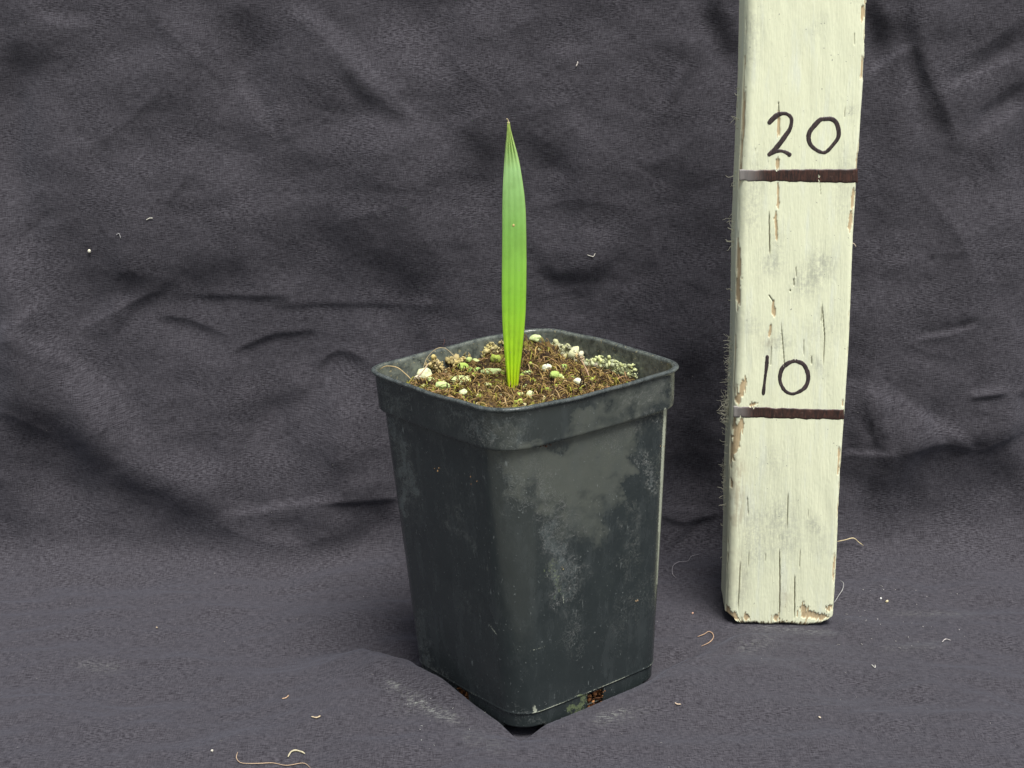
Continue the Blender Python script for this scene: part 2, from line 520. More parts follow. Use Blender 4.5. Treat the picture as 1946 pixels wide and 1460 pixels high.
D = D * smooth(.0, .6, tZ)[:, None]


def dist_line(a, b, x, y):
    dx, dy = b[0] - a[0], b[1] - a[1]
    L = math.hypot(dx, dy)
    t = np.clip(((x - a[0]) * dx + (y - a[1]) * dy) / L ** 2, 0, 1)
    sgn = ((x - a[0]) * dy - (y - a[1]) * dx) / L
    return np.hypot(x - a[0] - t * dx, y - a[1] - t * dy), sgn, t


# relief of the part lying on the ground: soft swells and a raised lip hugging the pot's foot
fl = 1 - wallw
FR = [  # ridges and dips in sheet pixels of the photograph, height in cm
    ([(560, 1300), (690, 1288), (800, 1330), (900, 1385)], 22, .20), ([(1240, 1300), (1320, 1262), (1400, 1225), (1520, 1196)], 14, .13),
    ([(1250, 1320), (1420, 1290), (1700, 1240)], 34, .12), ([(1230, 1280), (1330, 1230), (1400, 1205)], 12, -.12),
    ([(0, 1250), (200, 1235), (420, 1280), (520, 1330)], 26, .10), ([(380, 1440), (600, 1380), (760, 1340)], 30, .14),
    ([(560, 1345), (420, 1400), (300, 1440)], 18, -.05), ([(1400, 1190), (1600, 1193)], 6, .05), ([(1660, 1235), (1780, 1240), (1830, 1222)], 8, .06),
    ([(700, 1240), (790, 1275)], 22, -.16), ([(1480, 1420), (1700, 1380), (1946, 1360)], 40, .12), ([(0, 1180), (260, 1165), (600, 1200)], 24, .06),
    ([(1700, 1300), (1946, 1280)], 26, .08),
]
R = np.zeros(X.shape)
for pts, sig, a in FR:
    xs = [p[0] for p in pts]; ys = [p[1] for p in pts]; mg = sig * 4 + 10
    m = (PX > min(xs) - mg) & (PX < max(xs) + mg) & (PY > min(ys) - mg) & (PY < max(ys) + mg)
    ii = np.where(m)
    if len(ii[0]): R[ii] += a * stroke(PX[ii], PY[ii], pts, sig)
R = 2.4 * R + .10 * field(nr, nc, 34, 70, 13) + .03 * field(nr, nc, 14, 30, 14)
for sd_, ly_, lx_c, am in ((91, 40, 90, .035), (92, 22, 60, .02)):
    n_ = field(nr, nc, ly_, lx_c, sd_)
    R += am * np.exp(-np.abs(n_) / .16) * smooth(.2, 1.2, field(nr, nc, 50, 60, sd_ + 10))
R += .0025 * field(nr, nc, 6, 10, 15)

# the pot presses a hollow into the sheet
PCX, PROT, PZ = 0.8338, 0.6539, 0.0924
ca, sa = math.cos(-PROT), math.sin(-PROT)
lx = (X - PCX) * ca - Y0 * sa
ly = (X - PCX) * sa + Y0 * ca
q = np.maximum(np.abs(lx), np.abs(ly))
rq = np.hypot(np.maximum(np.abs(lx) - 2.4, 0), np.maximum(np.abs(ly) - 2.4, 0)) - 1.3   # >0 outside the foot
front = smooth(-.6, .9, -(lx + ly) / 3)
cornerdip = smooth(1.2, .2, np.hypot(lx + 3.6, ly + 3.6))
dl_, dr_ = -3.80 - lx, -3.80 - ly                     # how far in front of the two faces in view
hl = .74 * smooth(-.22, .12, dl_) * np.exp(-(np.maximum(dl_, 0) / 5.5) ** 2) * smooth(8.2, 3.8, ly) * (.80 + .20 * smooth(-3, 3.5, ly))
hr = .68 * smooth(-.22, .12, dr_) * np.exp(-(np.maximum(dr_, 0) / 5.5) ** 2) * smooth(10.0, 3.6, lx) * (.84 + .16 * smooth(-3, 3.5, lx))
mound = np.maximum(hl, hr) * (1 - .36 * cornerdip)
DZ = (D * wallw + (R * fl))
DZ = np.where(rq < 0, np.minimum(DZ, -.02), DZ * smooth(-.1, .8, rq) + mound * fl * smooth(0, .10, rq))
# and the post stands in a slight hollow
hx = smooth(3.2, 2.4, np.abs(X - 11.5)) * smooth(8.6, 7.7, Y0) * smooth(3.2, 4.0, Y0)
DZ = DZ * (1 - hx) + hx * (-.02) * fl
CL = np.stack([X, Y0 + nY[:, None] * DZ, Z0 + nZ[:, None] * DZ], -1)
# the sheet runs on well past the frame, with a wider mesh there
CL[..., 0] += np.sign(X) * np.maximum(np.abs(X) - 26.5, 0) * 3.0
CPX, CPY = proj(CL)
chalk = np.zeros(X.shape)
for pts, sig, a in [([(775, 1322), (820, 1350), (870, 1368)], 7, 1.0), ([(735, 1300), (760, 1306)], 7, .7), ([(1130, 1368), (1190, 1350)], 6, .8),
                    ([(750, 1330), (800, 1350)], 18, .15), ([(1140, 1380), (1240, 1345)], 8, .2), ([(1420, 1190), (1590, 1204)], 4, .5),
                    ([(1400, 1235), (1470, 1215)], 10, .35), ([(140, 1262), (230, 1272)], 8, .3), ([(870, 1395), (960, 1420)], 12, .25),
                    ([(1680, 1232), (1800, 1225)], 5, .3), ([(1690, 1166), (1860, 1168)], 4, .3)]:
    chalk += a * stroke(CPX, CPY, pts, sig)
thread = np.stack([X, np.repeat(SS[:, None], nc, 1) + .35 * D, 0 * X], -1)
M_CLOTH = cloth_material()
V = CL.reshape(-1, 3); Fq = grid_faces(nr, nc)
cloth = mesh_obj("backdrop_cloth", V, Fq, M_CLOTH, attrs={"thread": thread.reshape(-1, 3), "chalk": np.clip(chalk, 0, 1).ravel()})
tag(cloth, "dark charcoal cotton cloth hung behind and spread under the pot and post", kind="structure")


def on_cloth(px, py, lift=0.0):
    """point of the finished sheet seen at a pixel"""
    d = (CPX - px) ** 2 + (CPY - py) ** 2
    i, j = np.unravel_index(np.argmin(d), d.shape)
    n = np.array([0, nY[i], nZ[i]])
    return CL[i, j] + n * lift


# plain ground that the sheet is laid on
def ground_material():
    m, nt, b = material("grey_paving")
    v = objco(nt)
    c = mix(nt, noise(nt, v, .6, 5), (.16, .16, .14), (.26, .26, .23))
    nt.links.new(c, b.inputs["Base Color"])
    b.inputs["Roughness"].default_value = .9
    bump(nt, b, noise(nt, v, 3, 4), .1)
    return m


gv = [(-150, -150, -.6), (150, -150, -.6), (150, 150, -.6), (-150, 150, -.6)]
gnd = mesh_obj("ground", gv, [(0, 1, 2, 3)], ground_material())
tag(gnd, "plain grey ground under the dark cloth", kind="structure")

# ------------------------------------------------------------------ plant pot
PTX, PTY = -0.00636, -0.02918
def rotm():
    cX, sX = math.cos(PTX), math.sin(PTX); cY, sY = math.cos(PTY), math.sin(PTY); cZ, sZ = math.cos(PROT), math.sin(PROT)
    Rx = np.array([[1, 0, 0], [0, cX, -sX], [0, sX, cX]]); Ry = np.array([[cY, 0, sY], [0, 1, 0], [-sY, 0, cY]]); Rz = np.array([[cZ, -sZ, 0], [sZ, cZ, 0], [0, 0, 1]])
    return Rx @ Ry @ Rz
PR = rotm()
def pot_world(P): return np.asarray(P) @ PR.T + np.array([PCX, 0, PZ])


NS, NA = 112, 40
NP = 4 * (NS + NA)


def ring(a, r, bulge=0.0):
    """rounded square; starts at the middle of nothing in particular, corner k sits at 45+90k degrees"""
    pts = []
    for k in range(4):
        R2 = np.array([[math.cos(k * math.pi / 2), -math.sin(k * math.pi / 2)], [math.sin(k * math.pi / 2), math.cos(k * math.pi / 2)]])
        t = np.arange(NS) / NS
        y = -(a - r) + t * 2 * (a - r)
        x = a + bulge * (1 - (2 * t - 1) ** 2)
        side = np.stack([x, y], 1)
        u = np.arange(NA) / NA * math.pi / 2
        arc = np.stack([a - r + r * np.cos(u), a - r + r * np.sin(u)], 1)
        pts.append(np.vstack([side, arc]) @ R2.T)
    return np.vstack(pts)


def loft(rows):
    V = []
    for z, a, r, bu in rows:
        p = ring(a, r, bu)
        V.append(np.c_[p, np.full(len(p), z)])
    return np.array(V)


def pot_material():
    m, nt, b = material("black_pot_plastic")
    v = objco(nt); vs_ = objco(nt, 1, 1, .35); vh = objco(nt, 1.0, 1.0, 2.2)
    base = mix(nt, noise(nt, v, .8, 4, .6), (.016, .0215, .0225), (.030, .038, .0385))
    n1 = noise(nt, v, 3.2, 5, .68, .4)
    n2 = noise(nt, vs_, 3.0, 6, .66, .8)
    n3 = noise(nt, v, 16, 3, .6)
    film = gate(nt, mth(nt, 'ADD', attr(nt, "film"), mth(nt, 'ADD', mth(nt, 'MULTIPLY', mth(nt, 'SUBTRACT', noise(nt, v, 1.6, 3, .5), .5), .55), mth(nt, 'MULTIPLY', mth(nt, 'SUBTRACT', n2, .5), .4))), .08, .92)
    filmc = mix(nt, noise(nt, v, 1.3, 4), (.058, .068, .060), (.098, .106, .090))
    c = mix(nt, mth(nt, 'MULTIPLY', film, .85), base, filmc)
    gr = mth(nt, 'ADD', attr(nt, "grime_and_glint"), mth(nt, 'MULTIPLY', mth(nt, 'SUBTRACT', n2, .5), 1.5))
    grm = gate(nt, gr, .42, 1.15)
    c = mix(nt, mth(nt, 'MULTIPLY', grm, .8), c, (.095, .115, .117))
    # thin squiggles of dried residue
    sq = mth(nt, 'ABSOLUTE', mth(nt, 'SUBTRACT', noise(nt, v, 4.5, 4, .7, 1.2), .5))
    sqm = mth(nt, 'MULTIPLY', gate(nt, sq, .026, .004), gate(nt, mth(nt, 'ADD', attr(nt, "grime_and_glint"), mth(nt, 'MULTIPLY', n1, .8)), .42, .9))
    c = mix(nt, mth(nt, 'MULTIPLY', sqm, .55), c, (.18, .20, .19))
    dust = mth(nt, 'MAXIMUM', gate(nt, noise(nt, v, 10, 1, .5), .72, .77), gate(nt, noise(nt, vs_, 5.0, 2, .6), .70, .76))
    c = mix(nt, mth(nt, 'MULTIPLY', dust, .42), c, (.24, .27, .265))
    haze_ = gate(nt, noise(nt, vs_, 1.6, 5, .65), .45, .75)
    c = mix(nt, mth(nt, 'MULTIPLY', haze_, .32), c, (.062, .074, .076))
    alg = gate(nt, mth(nt, 'ADD', attr(nt, "algae"), mth(nt, 'MULTIPLY', mth(nt, 'SUBTRACT', n3, .5), 1.6)), .4, .8)
    c = mix(nt, mth(nt, 'MULTIPLY', alg, .7), c, (.16, .20, .10))
    pale = gate(nt, mth(nt, 'ADD', attr(nt, "pale"), mth(nt, 'MULTIPLY', mth(nt, 'SUBTRACT', n3, .5), 1.2)), .5, .75)
    c = mix(nt, mth(nt, 'MULTIPLY', pale, .8), c, (.42, .45, .36))
    inn = mth(nt, 'MULTIPLY', attr(nt, "inner"), gate(nt, n1, .22, .7))
    c = mix(nt, mth(nt, 'MULTIPLY', inn, .85), c, (.16, .18, .155))
    spk = mth(nt, 'MULTIPLY', attr(nt, "inner"), gate(nt, noise(nt, v, 9, 2, .6), .63, .70))
    c = mix(nt, mth(nt, 'MULTIPLY', spk, .7), c, (.34, .30, .17))
    nt.links.new(c, b.inputs["Base Color"])
    rough = mth(nt, 'ADD', .22, mth(nt, 'MULTIPLY', mth(nt, 'MAXIMUM', mth(nt, 'MAXIMUM', grm, film), mth(nt, 'MULTIPLY', haze_, .7)), .25))
    nt.links.new(rough, b.inputs["Roughness"])
    b.inputs["IOR"].default_value = 1.5
    h = mth(nt, 'ADD', mth(nt, 'MULTIPLY', noise(nt, v, 5, 5, .65), .6), mth(nt, 'ADD', mth(nt, 'MULTIPLY', grm, .5), mth(nt, 'MULTIPLY', mth(nt, 'MAXIMUM', sqm, dust), .7)))
    bump(nt, b, h, .014, .8)
    return m


M_POT = pot_material()
pot = empty("plant_pot", (PCX, 0, PZ))
tag(pot, "square black plastic plant pot, scuffed and stained, holding a seedling", "plant pot")

zz = np.concatenate([[0, .05], np.linspace(.10, .93, 20), [.955, .985, 1.02], np.linspace(1.06, 11.80, 225)])
rows = []
for z in zz:
    t = z / 11.8
    a = 3.60 + .05 * min(z / .1, 1) + t * .66 + (0 if z < .94 else (.035 if z < 1.0 else .022))
    rows.append((z, a, 1.15 + .28 * t, .03 + .05 * math.sin(math.pi * t)))
Lb = loft(rows)
nrow = len(rows)
Fb = grid_faces(nrow, NP, True)
fi = Fb[:, 0] // NP; fj = Fb[:, 0] % NP
zc = zz[np.minimum(fi, nrow - 1)]
k_side = fj // (NS + NA); w = fj % (NS + NA)
on_side = w < NS; tt_ = w / NS
slot = on_side & (np.abs(tt_ - .5) < .085) & (zc < .86)
notch = (~on_side) & (np.abs((w - NS) / NA - .5) < .5) & (zc < .33)
keep = ~(slot | notch)
# inner skin of the body and bottom plate
rows_in = [(z, a - .13, r - .1, bu) for z, a, r, bu in rows]
Li = loft(rows_in)
Vb = np.concatenate([Lb.reshape(-1, 3), Li.reshape(-1, 3)])
Fi_ = Fb[keep][:, ::-1] + nrow * NP
# walls of the openings: stitch boundary edges outer-inner
from collections import Counter
edges = {}
for f in Fb[keep]:
    for a_, b_ in ((f[0], f[1]), (f[1], f[2]), (f[2], f[3]), (f[3], f[0])):
        if zz[min(a_ // NP, nrow - 1)] < .9 and zz[min(b_ // NP, nrow - 1)] < .9:
            kq = (int(b_), int(a_))
            if kq in edges: del edges[kq]
            else: edges[(int(a_), int(b_))] = 1
stitch = np.array([(b_, a_, a_ + nrow * NP, b_ + nrow * NP) for a_, b_ in edges if not (zz[a_ // NP] > .8 and zz[b_ // NP] > .8)])
Fall = np.concatenate([Fb[keep], Fi_, stitch])
# bottom plate
pl = ring(3.6, 1.1)
i0 = len(Vb)
inner_ring = pl * .55
Vb = np.vstack([Vb, np.c_[pl * .985, np.full(NP, .30)], np.c_[inner_ring, np.full(NP, .22)], [[0, 0, .22]]])
jj = np.arange(NP); j2 = (jj + 1) % NP
Fall = np.vstack([Fall, np.stack([i0 + j2, i0 + jj, i0 + NP + jj, i0 + NP + j2], 1),
                  np.stack([i0 + NP + j2[::2], i0 + NP + jj[::2], np.full(NP // 2, i0 + 2 * NP), i0 + NP + (jj[::2] + 2) % NP], 1)[:, [1, 2, 3, 0]]])
Wb = pot_world(Vb)

ppx, ppy = proj(Wb)


WARP = [field(420, 420, 16, 16, 71), field(420, 420, 20, 16, 72), field(420, 420, 4, 4, 73)]


def masks(px, py, P):
    """what is stuck to the pot, and a pale strip at its right edge: laid out where the photograph shows it, on the two faces in view"""
    seen = (P @ PR)[:, :]  # unused orientation helper
    nrm = P - np.array([PCX, 0, 0]); vis = (nrm[:, 1] < 1.5).astype(float)
    film = np.zeros(len(px)); grime_and_glint = np.zeros(len(px)); alg = np.zeros(len(px)); pale = np.zeros(len(px))
    tx, ty = px, py
    wx = samp(WARP[0], py * .5, px * .5) * 7 + samp(WARP[2], py * .7, px * .7) * 3.5
    wy = samp(WARP[1], py * .5, px * .5) * 9 + samp(WARP[2], py * .7 + 90, px * .7 + 60) * 4
    px = px + wx; py = py + wy
    for pts, s, a in [([(985, 880), (1060, 890), (1180, 880)], 30, 1.0), ([(1080, 850), (1180, 830)], 24, .9), ([(1060, 930), (1150, 925)], 34, .95),
                      ([(1100, 985), (1130, 1000)], 24, .7), ([(960, 935), (990, 930)], 16, .7), ([(1070, 1010)], 20, .5),
                      ([(1100, 800), (1250, 745)], 20, .75), ([(960, 820), (1000, 815)], 14, .5), ([(1000, 790), (1020, 785)], 8, .4)]:
        film = np.maximum(film, a * stroke(px, py, pts, s, False) * 1.1)
    for pts, s, a in [([(1025, 800), (1040, 830)], 16, -.9), ([(1130, 765), (1090, 775), (1060, 800)], 12, -.6), ([(940, 905), (945, 925)], 13, -1.0),
                      ([(1222, 860), (1200, 930), (1172, 1000)], 12, -.5), ([(1110, 880), (1080, 870)], 7, -.25), ([(1150, 895), (1160, 905)], 6, -.3)]:
        film = film + a * stroke(px, py, pts, s, False)
    for pts, s, a in [([(745, 800), (770, 870), (775, 960)], 12, .8), ([(740, 760), (760, 770)], 10, .6), ([(840, 770), (900, 810), (930, 830)], 12, .8),
                      ([(930, 790), (990, 800), (985, 835)], 20, .6), ([(860, 980), (890, 1030)], 9, .45), ([(1040, 1000), (1060, 1060), (1070, 1120)], 16, .75),
                      ([(1085, 1080), (1075, 1130)], 18, .7), ([(1100, 1180), (1085, 1230)], 16, .45), ([(800, 1250), (815, 1300)], 10, .8),
                      ([(820, 1300), (900, 1335)], 10, .5), ([(980, 1360), (1020, 1375)], 8, .5), ([(1230, 870), (1235, 930)], 12, .6),
                      ([(1190, 960), (1210, 1000), (1180, 1080)], 14, .3), ([(960, 870), (985, 960)], 18, .5), ([(1020, 900), (1080, 1010)], 22, .4),
                      ([(790, 1230), (800, 1180)], 10, .4), ([(1150, 850), (1240, 790)], 14, .4), ([(1180, 770), (1260, 740)], 12, .4),
                      ([(870, 1130), (900, 1160)], 12, .2), ([(1170, 1200), (1220, 1120)], 20, .3), ([(720, 720), (740, 750)], 10, .5)]:
        grime_and_glint = np.maximum(grime_and_glint, a * stroke(px, py, pts, s, False))
    for pts, s, a in [([(1105, 1330), (1095, 1370)], 9, .8), ([(1050, 1080), (1065, 1110)], 12, .5), ([(1150, 870), (1190, 850)], 14, .3), ([(1040, 1180)], 6, .2)]:
        alg = np.maximum(alg, a * stroke(px, py, pts, s, False))
    for pts, s, a in [([(930, 1187), (945, 1208)], 1.0, .8), ([(1015, 1345), (1017, 1350)], 4, .9), ([(1005, 1238), (1040, 1228)], 1.1, .6),
                      ([(1070, 1130), (1071, 1145)], 1.2, .8), ([(1085, 1325), (1100, 1322)], 3, .5), ([(1264, 778), (1259, 880), (1253.5, 1010)], 2.3, 1.15), ([(1253.5, 1010), (1249, 1110)], 1.5, 1.0), ([(1284, 708), (1281.5, 758)], 2.0, .9), ([(925, 1075), (927, 1085)], 1.5, .5)]:  # includes a narrow pale strip down the right edge of body and collar
        pale = np.maximum(pale, a * stroke(tx, ty, pts, s, False))
    return film * vis, grime_and_glint * vis, alg * vis, pale * vis


film, grime_and_glint, alg, pale = masks(ppx, ppy, Wb)
# lime line along the mould step
zl = Vb[:, 2]
lw = samp(field(64, 400, 20, 14, 31), np.full(len(zl), 5.0), (ppx * .35)) * .35 + .75
outer = np.arange(len(Vb)) < nrow * NP
pale = np.maximum(pale, np.where(outer & (np.abs(zl - .985) < .03), np.clip(lw * smooth(820, 980, ppx) * .9, 0, 1), 0))
inner = np.zeros(len(Vb)); inner[nrow * NP:] = .8
body = mesh_obj("body", Wb, Fall, M_POT, pot, attrs={"film": film, "grime_and_glint": grime_and_glint, "algae": alg, "pale": pale, "inner": inner})

# collar with its rolled lip and the inner face of the pot's mouth
rr_ = [(11.76, 4.30, 1.42, .07), (11.735, 4.44, 1.46, .07), (11.745, 4.475, 1.46, .07), (11.79, 4.50, 1.47, .07)]
rr_ += [(z, 4.50 + (z - 11.8) * .04, 1.47 + .02 * (z - 11.8), .07 + .03 * (z - 11.8)) for z in np.linspace(11.86, 13.12, 26)]
rr_ += [(13.16, 4.575, 1.5, .11), (13.185, 4.63, 1.52, .11), (13.215, 4.66, 1.53, .11), (13.26, 4.672, 1.53, .11), (13.30, 4.66, 1.53, .11),
        (13.325, 4.62, 1.52, .11), (13.33, 4.56, 1.5, .11), (13.31, 4.50, 1.48, .11), (13.26, 4.465, 1.46, .11)]
rr_ += [(z, 4.40 + (z - 11.8) * .04, 1.42, .07 + .03 * (z - 11.8)) for z in np.linspace(13.2, 11.85, 24)]
rr_ += [(11.8, 4.36, 1.4, .07), (11.78, 4.22, 1.4, .07), (11.7, 4.17, 1.38, .07)]
rr_ += [(z, 4.17 - (11.7 - z) * .055, 1.36, .06) for z in np.linspace(11.5, 9.5, 8)]
Lr = loft(rr_)
Vr = Lr.reshape(-1, 3)
nr2 = len(rr_)
# the lip is a little bent and nicked
ang = np.arctan2(Vr[:, 1], Vr[:, 0])
lipf = smooth(12.6, 13.3, Vr[:, 2])
wob = .035 * np.sin(2 * ang + .6) + .02 * np.sin(5 * ang + 1.0) + .012 * np.sin(11 * ang)
Vr[:, 2] += wob * lipf
nick = samp(field(8, 900, 1, 3, 41), np.full(len(ang), 2.0), (ang + 3.2) * 130)
Vr[:, 2] += lipf * np.where(Vr[:, 2] > 13.1, np.clip(nick - 1.2, 0, 1) * -.02, 0)
Wr = pot_world(Vr)
rx, ry = proj(Wr)
film, grime_and_glint, alg, pale = masks(rx, ry, Wr)
inner = np.zeros(len(Vr)); inner[(4 + 26 + 7) * NP:] = 1.0
film[inner > 0] = 0
grime_and_glint = np.maximum(grime_and_glint, .75 * smooth(13.12, 13.2, Vr[:, 2]) * (inner == 0))  # highlight along the lip, painted in as a lighter colour
nzr = samp(field(300, 300, 6, 6, 43), ry * .9, rx * .9)
pale = np.maximum(pale, np.where(inner > 0, np.maximum(stroke(rx, ry, [(1110, 690), (1150, 695), (1200, 712)], 11) * 1.1, stroke(rx, ry, [(1060, 656), (1110, 682)], 9)), 0))
rim = mesh_obj("rim", Wr, grid_faces(nr2, NP, True), M_POT, pot, attrs={"film": film, "grime_and_glint": grime_and_glint, "algae": alg, "pale": pale, "inner": inner})

M_CLING = None


def face_point(px, py, lift=.03):
    d = (ppx - px) ** 2 + (ppy - py) ** 2 + np.where(outer & (Wb[:, 1] < 1.0), 0, 1e9)
    return Wb[np.argmin(d)] - fw * lift


# ------------------------------------------------------------------ potting soil
def tint_material(name, rough=.9, var=.25, bumpd=.02, scale=8, sub=0.0):
    m, nt, b = material(name)
    v = objco(nt)
    t = attr(nt, "tint", True)
    n = noise(nt, v, scale, 4, .65)
    k = ramp(nt, n, [(.3, 1 - var), (.7, 1 + var)])
    nt.links.new(mix(nt, 1.0, t, k, 'MULTIPLY'), b.inputs["Base Color"])
    b.inputs["Roughness"].default_value = rough
    b.inputs["Specular IOR Level"].default_value = .3
    if sub:
        b.inputs["Subsurface Weight"].default_value = sub
        b.inputs["Subsurface Radius"].default_value = (.002, .002, .001)
    bump(nt, b, n, bumpd)
    return m


M_SOIL = tint_material("potting_mix", .95, .45, .05, 10)
M_FIB = tint_material("dry_fibre", .8, .2, .005, 20)
M_PERL = tint_material("perlite_grain", .75, .12, .02, 12, .15)
M_CRUST = tint_material("mineral_crust", .95, .15, .03, 12)

AI = 4.36                                            # half width of the mouth inside
nsg = 150
u = np.linspace(-1, 1, nsg)
U, Vv = np.meshgrid(u, u)
gx = U * AI; gy = Vv * AI
# pull grid corners onto the rounded outline
cr = 1.38
ox = np.sign(gx) * np.maximum(np.abs(gx) - (AI - cr), 0); oy = np.sign(gy) * np.maximum(np.abs(gy) - (AI - cr), 0)
rad = np.hypot(ox, oy); cheb = np.maximum(np.abs(ox), np.abs(oy))
sc = np.where((rad > 0) & (np.abs(ox) > 0) & (np.abs(oy) > 0), cheb / np.maximum(rad, 1e-6), 1)
gx = gx - ox + ox * sc; gy = gy - oy + oy * sc
edge = np.maximum(np.abs(U), np.abs(Vv))


def soil_h(a, b_):
    """height (pot frame) of the soil; a,b pot axes: near corner is (-,-), far corner (+,+)"""
    far = (a + b_) / 8.7                              # -1 near, +1 far
    h = 12.46 + .13 * far
    h += .50 * np.exp(-((a - 2.5) ** 2 + (b_ - 2.9) ** 2) / 1.6)       # heap against the far corner
    h -= .10 * np.exp(-((a + .9) ** 2 + (b_ + .6) ** 2) / 1.2)
    h -= .25 * smooth(2.5, 4.3, b_) * smooth(1.5, -2.5, a)               # lower along the left rear wall
    h -= .42 * smooth(2.2, 4.3, a) * smooth(3.6, 2.2, b_)               # and at the right
    h += .08 * smooth(-3, -4.2, a) + .05 * smooth(-3, -4.2, b_)
    return h


gh = soil_h(gx, gy)
gh = gh + (.09 * field(nsg, nsg, 12, 12, 50) + .05 * field(nsg, nsg, 4, 4, 51) + .025 * rng.standard_normal(gh.shape)) * (1 - .3 * smooth(.9, 1, edge))
SP = pot_world(np.stack([gx, gy, gh], -1).reshape(-1, 3))
SPX, SPY = proj(SP)
c0 = np.array([.034, .020, .010]); c1 = np.array([.125, .080, .026]); c2 = np.array([.17, .17, .022])
k1 = smooth(-1, 1.2, field(nsg, nsg, 5, 5, 52)).ravel()[:, None]; k2 = (smooth(.5, 1.6, field(nsg, nsg, 9, 9, 53)) * .7).ravel()[:, None]
sc_ = (c0 * (1 - k1) + c1 * k1) * (1 - k2) + c2 * k2
# bottom of the soil block so that it also fills the pot
Vs = np.vstack([SP]); Fs = grid_faces(nsg, nsg)
soil = mesh_obj("soil", Vs, Fs, M_SOIL, None, base=pot_world([[0, 0, 12.4]])[0], attrs={"tint": sc_})
tag(soil, "brown fibrous potting mix filling the black pot up to its rim", "soil", kind="stuff")


def soil_at(px, py):
    i = np.argmin((SPX - px) ** 2 + (SPY - py) ** 2)
    return SP[i]


def inside(x, y, m=.0):
    qx_i = max(abs(x) - 2.95, 0); qy_i = max(abs(y) - 2.95, 0)
    h_ = math.hypot(qx_i, qy_i)
    k_ = min(1, (1.30 - m) / (h_ + 1e-9))
    return math.copysign(min(abs(x), 2.95) + qx_i * k_, x), math.copysign(min(abs(y), 2.95) + qy_i * k_, y)


bag = Bag()
frng = np.random.default_rng(77)
BR = [(.34, .24, .08), (.20, .125, .04), (.08, .045, .02), (.42, .30, .14), (.30, .29, .045), (.045, .026, .014), (.34, .21, .10)]
for i in range(2600):
    a, b_ = frng.uniform(-4.1, 4.1, 2)
    L = frng.uniform(.25, 1.1) * (1.5 if i % 9 == 0 else .8); th = frng.uniform(0, math.pi * 2); cur = frng.normal(0, 1.6)
    n = 5; pts = []
    x, y = a, b_
    ph = frng.uniform(0, 6)
    lift = abs(frng.normal(.0, .07))
    for k in range(n):
        q_ = k / (n - 1)
        x, y = inside(x, y, .05)
        pts.append((x, y, float(soil_h(np.array(x), np.array(y))) + .06 + lift * math.sin(math.pi * q_) * 2.2 + .06 * math.sin(ph + 5 * q_)))
        x += math.cos(th) * L / n; y += math.sin(th) * L / n; th += cur / n + frng.normal(0, .25)
    c = np.array(BR[frng.choice(len(BR), p=[.2, .24, .16, .08, .09, .14, .09])]) * frng.uniform(.7, 1.2)
    bag.tube(pot_world(pts), np.linspace(1, .5, n) * frng.uniform(.012, .034), c, 3)
for i in range(1500):
    a, b_ = inside(*frng.uniform(-4.15, 4.15, 2), .1)
    r_ = frng.uniform(.03, .10)
    h = float(soil_h(np.array(a), np.array(b_))) + .05
    c = np.array([(.055, .032, .016), (.10, .058, .025), (.025, .016, .010), (.19, .20, .025)][frng.choice(4, p=[.35, .3, .2, .15])]) * frng.uniform(.7, 1.3)
    bag.blob(pot_world([[a, b_, h]])[0], (r_, r_ * .7, r_ * .6), c, i, .5, 0)
fib = bag.build("soil_fibres", M_FIB, soil, smooth_=True)
tag(fib, kind="stuff")

# soil seen in the drainage slots
bag = Bag()
for i in range(500):
    side = i % 2
    t = frng.uniform(-.9, .9) * 1.0; z = frng.uniform(.05, .95)
    d = 3.50 + frng.uniform(-.25, .02)
    p = (t, -d, z) if side else (-d, t, z)
    c = np.array([(.24, .10, .035), (.42, .20, .08), (.08, .035, .015)][frng.choice(3)])
    if i % 3: bag.blob(pot_world([p])[0], np.array([.09, .06, .06]) * frng.uniform(.7, 1.4), c, i, .4, 0)
    else:
        q_ = np.array(p); e_ = frng.normal(0, .18, 3)
        bag.tube(pot_world([q_, q_ + e_ * .5 + (0, 0, .05), q_ + e_]), .018, c * 1.6, 3)
slotb = bag.build("root_soil", M_FIB, soil)
tag(slotb, "rusty brown soil and roots showing in the drainage slots", kind="stuff")

bag = Bag()
for (px, py), n_, r_, sp, c in [((833, 890), 3, .04, 3, (.50, .30, .14)), ((901, 915), 3, .035, 4, (.46, .26, .14)), ((1210, 1142), 2, .035, 2, (.40, .28, .16)), ((1258, 848), 3, .03, 3, (.45, .28, .12)),
                                ((1035, 1392), 6, .05, 8, (.30, .20, .10)), ((1068, 1080), 2, .03, 2, (.5, .4, .2))]:
    for i in range(n_):
        bag.blob(face_point(px + frng.normal(0, sp), py + frng.normal(0, sp), .02), np.array([1, .6, .8]) * r_ * frng.uniform(.6, 1.3), np.array(c) * frng.uniform(.7, 1.1), i, .5, 0)
for i in range(26):                                     # damp soil crumbs caught under the collar
    px = 1030 + frng.normal(0, 9); py = 843 + abs(frng.normal(0, 4)) - (px - 1000) * .06
    bag.blob(face_point(px, py, .03), np.array([1, .7, .7]) * frng.uniform(.02, .045), np.array((.10, .045, .03)) * frng.uniform(.6, 1.5), i, .5, 0)
cl_ = bag.build("clinging_soil", M_FIB, pot)
tag(cl_, "specks of soil stuck to the outside of the pot", kind="stuff")

# ------------------------------------------------------------------ white mineral crust on the inside wall
bag = Bag()


def inner_wall(px, py, side_):
    """point on the inner face seen at a pixel: side_ 'r' the right rear wall, 'l' the left rear wall"""
    r = ray(px, py) @ PR; c = (CAM - np.array([PCX, 0, PZ])) @ PR
    if side_ == 'r': t = (4.40 - c[0]) / r[0]
    else: t = (4.40 - c[1]) / r[1]
    return c + t * r


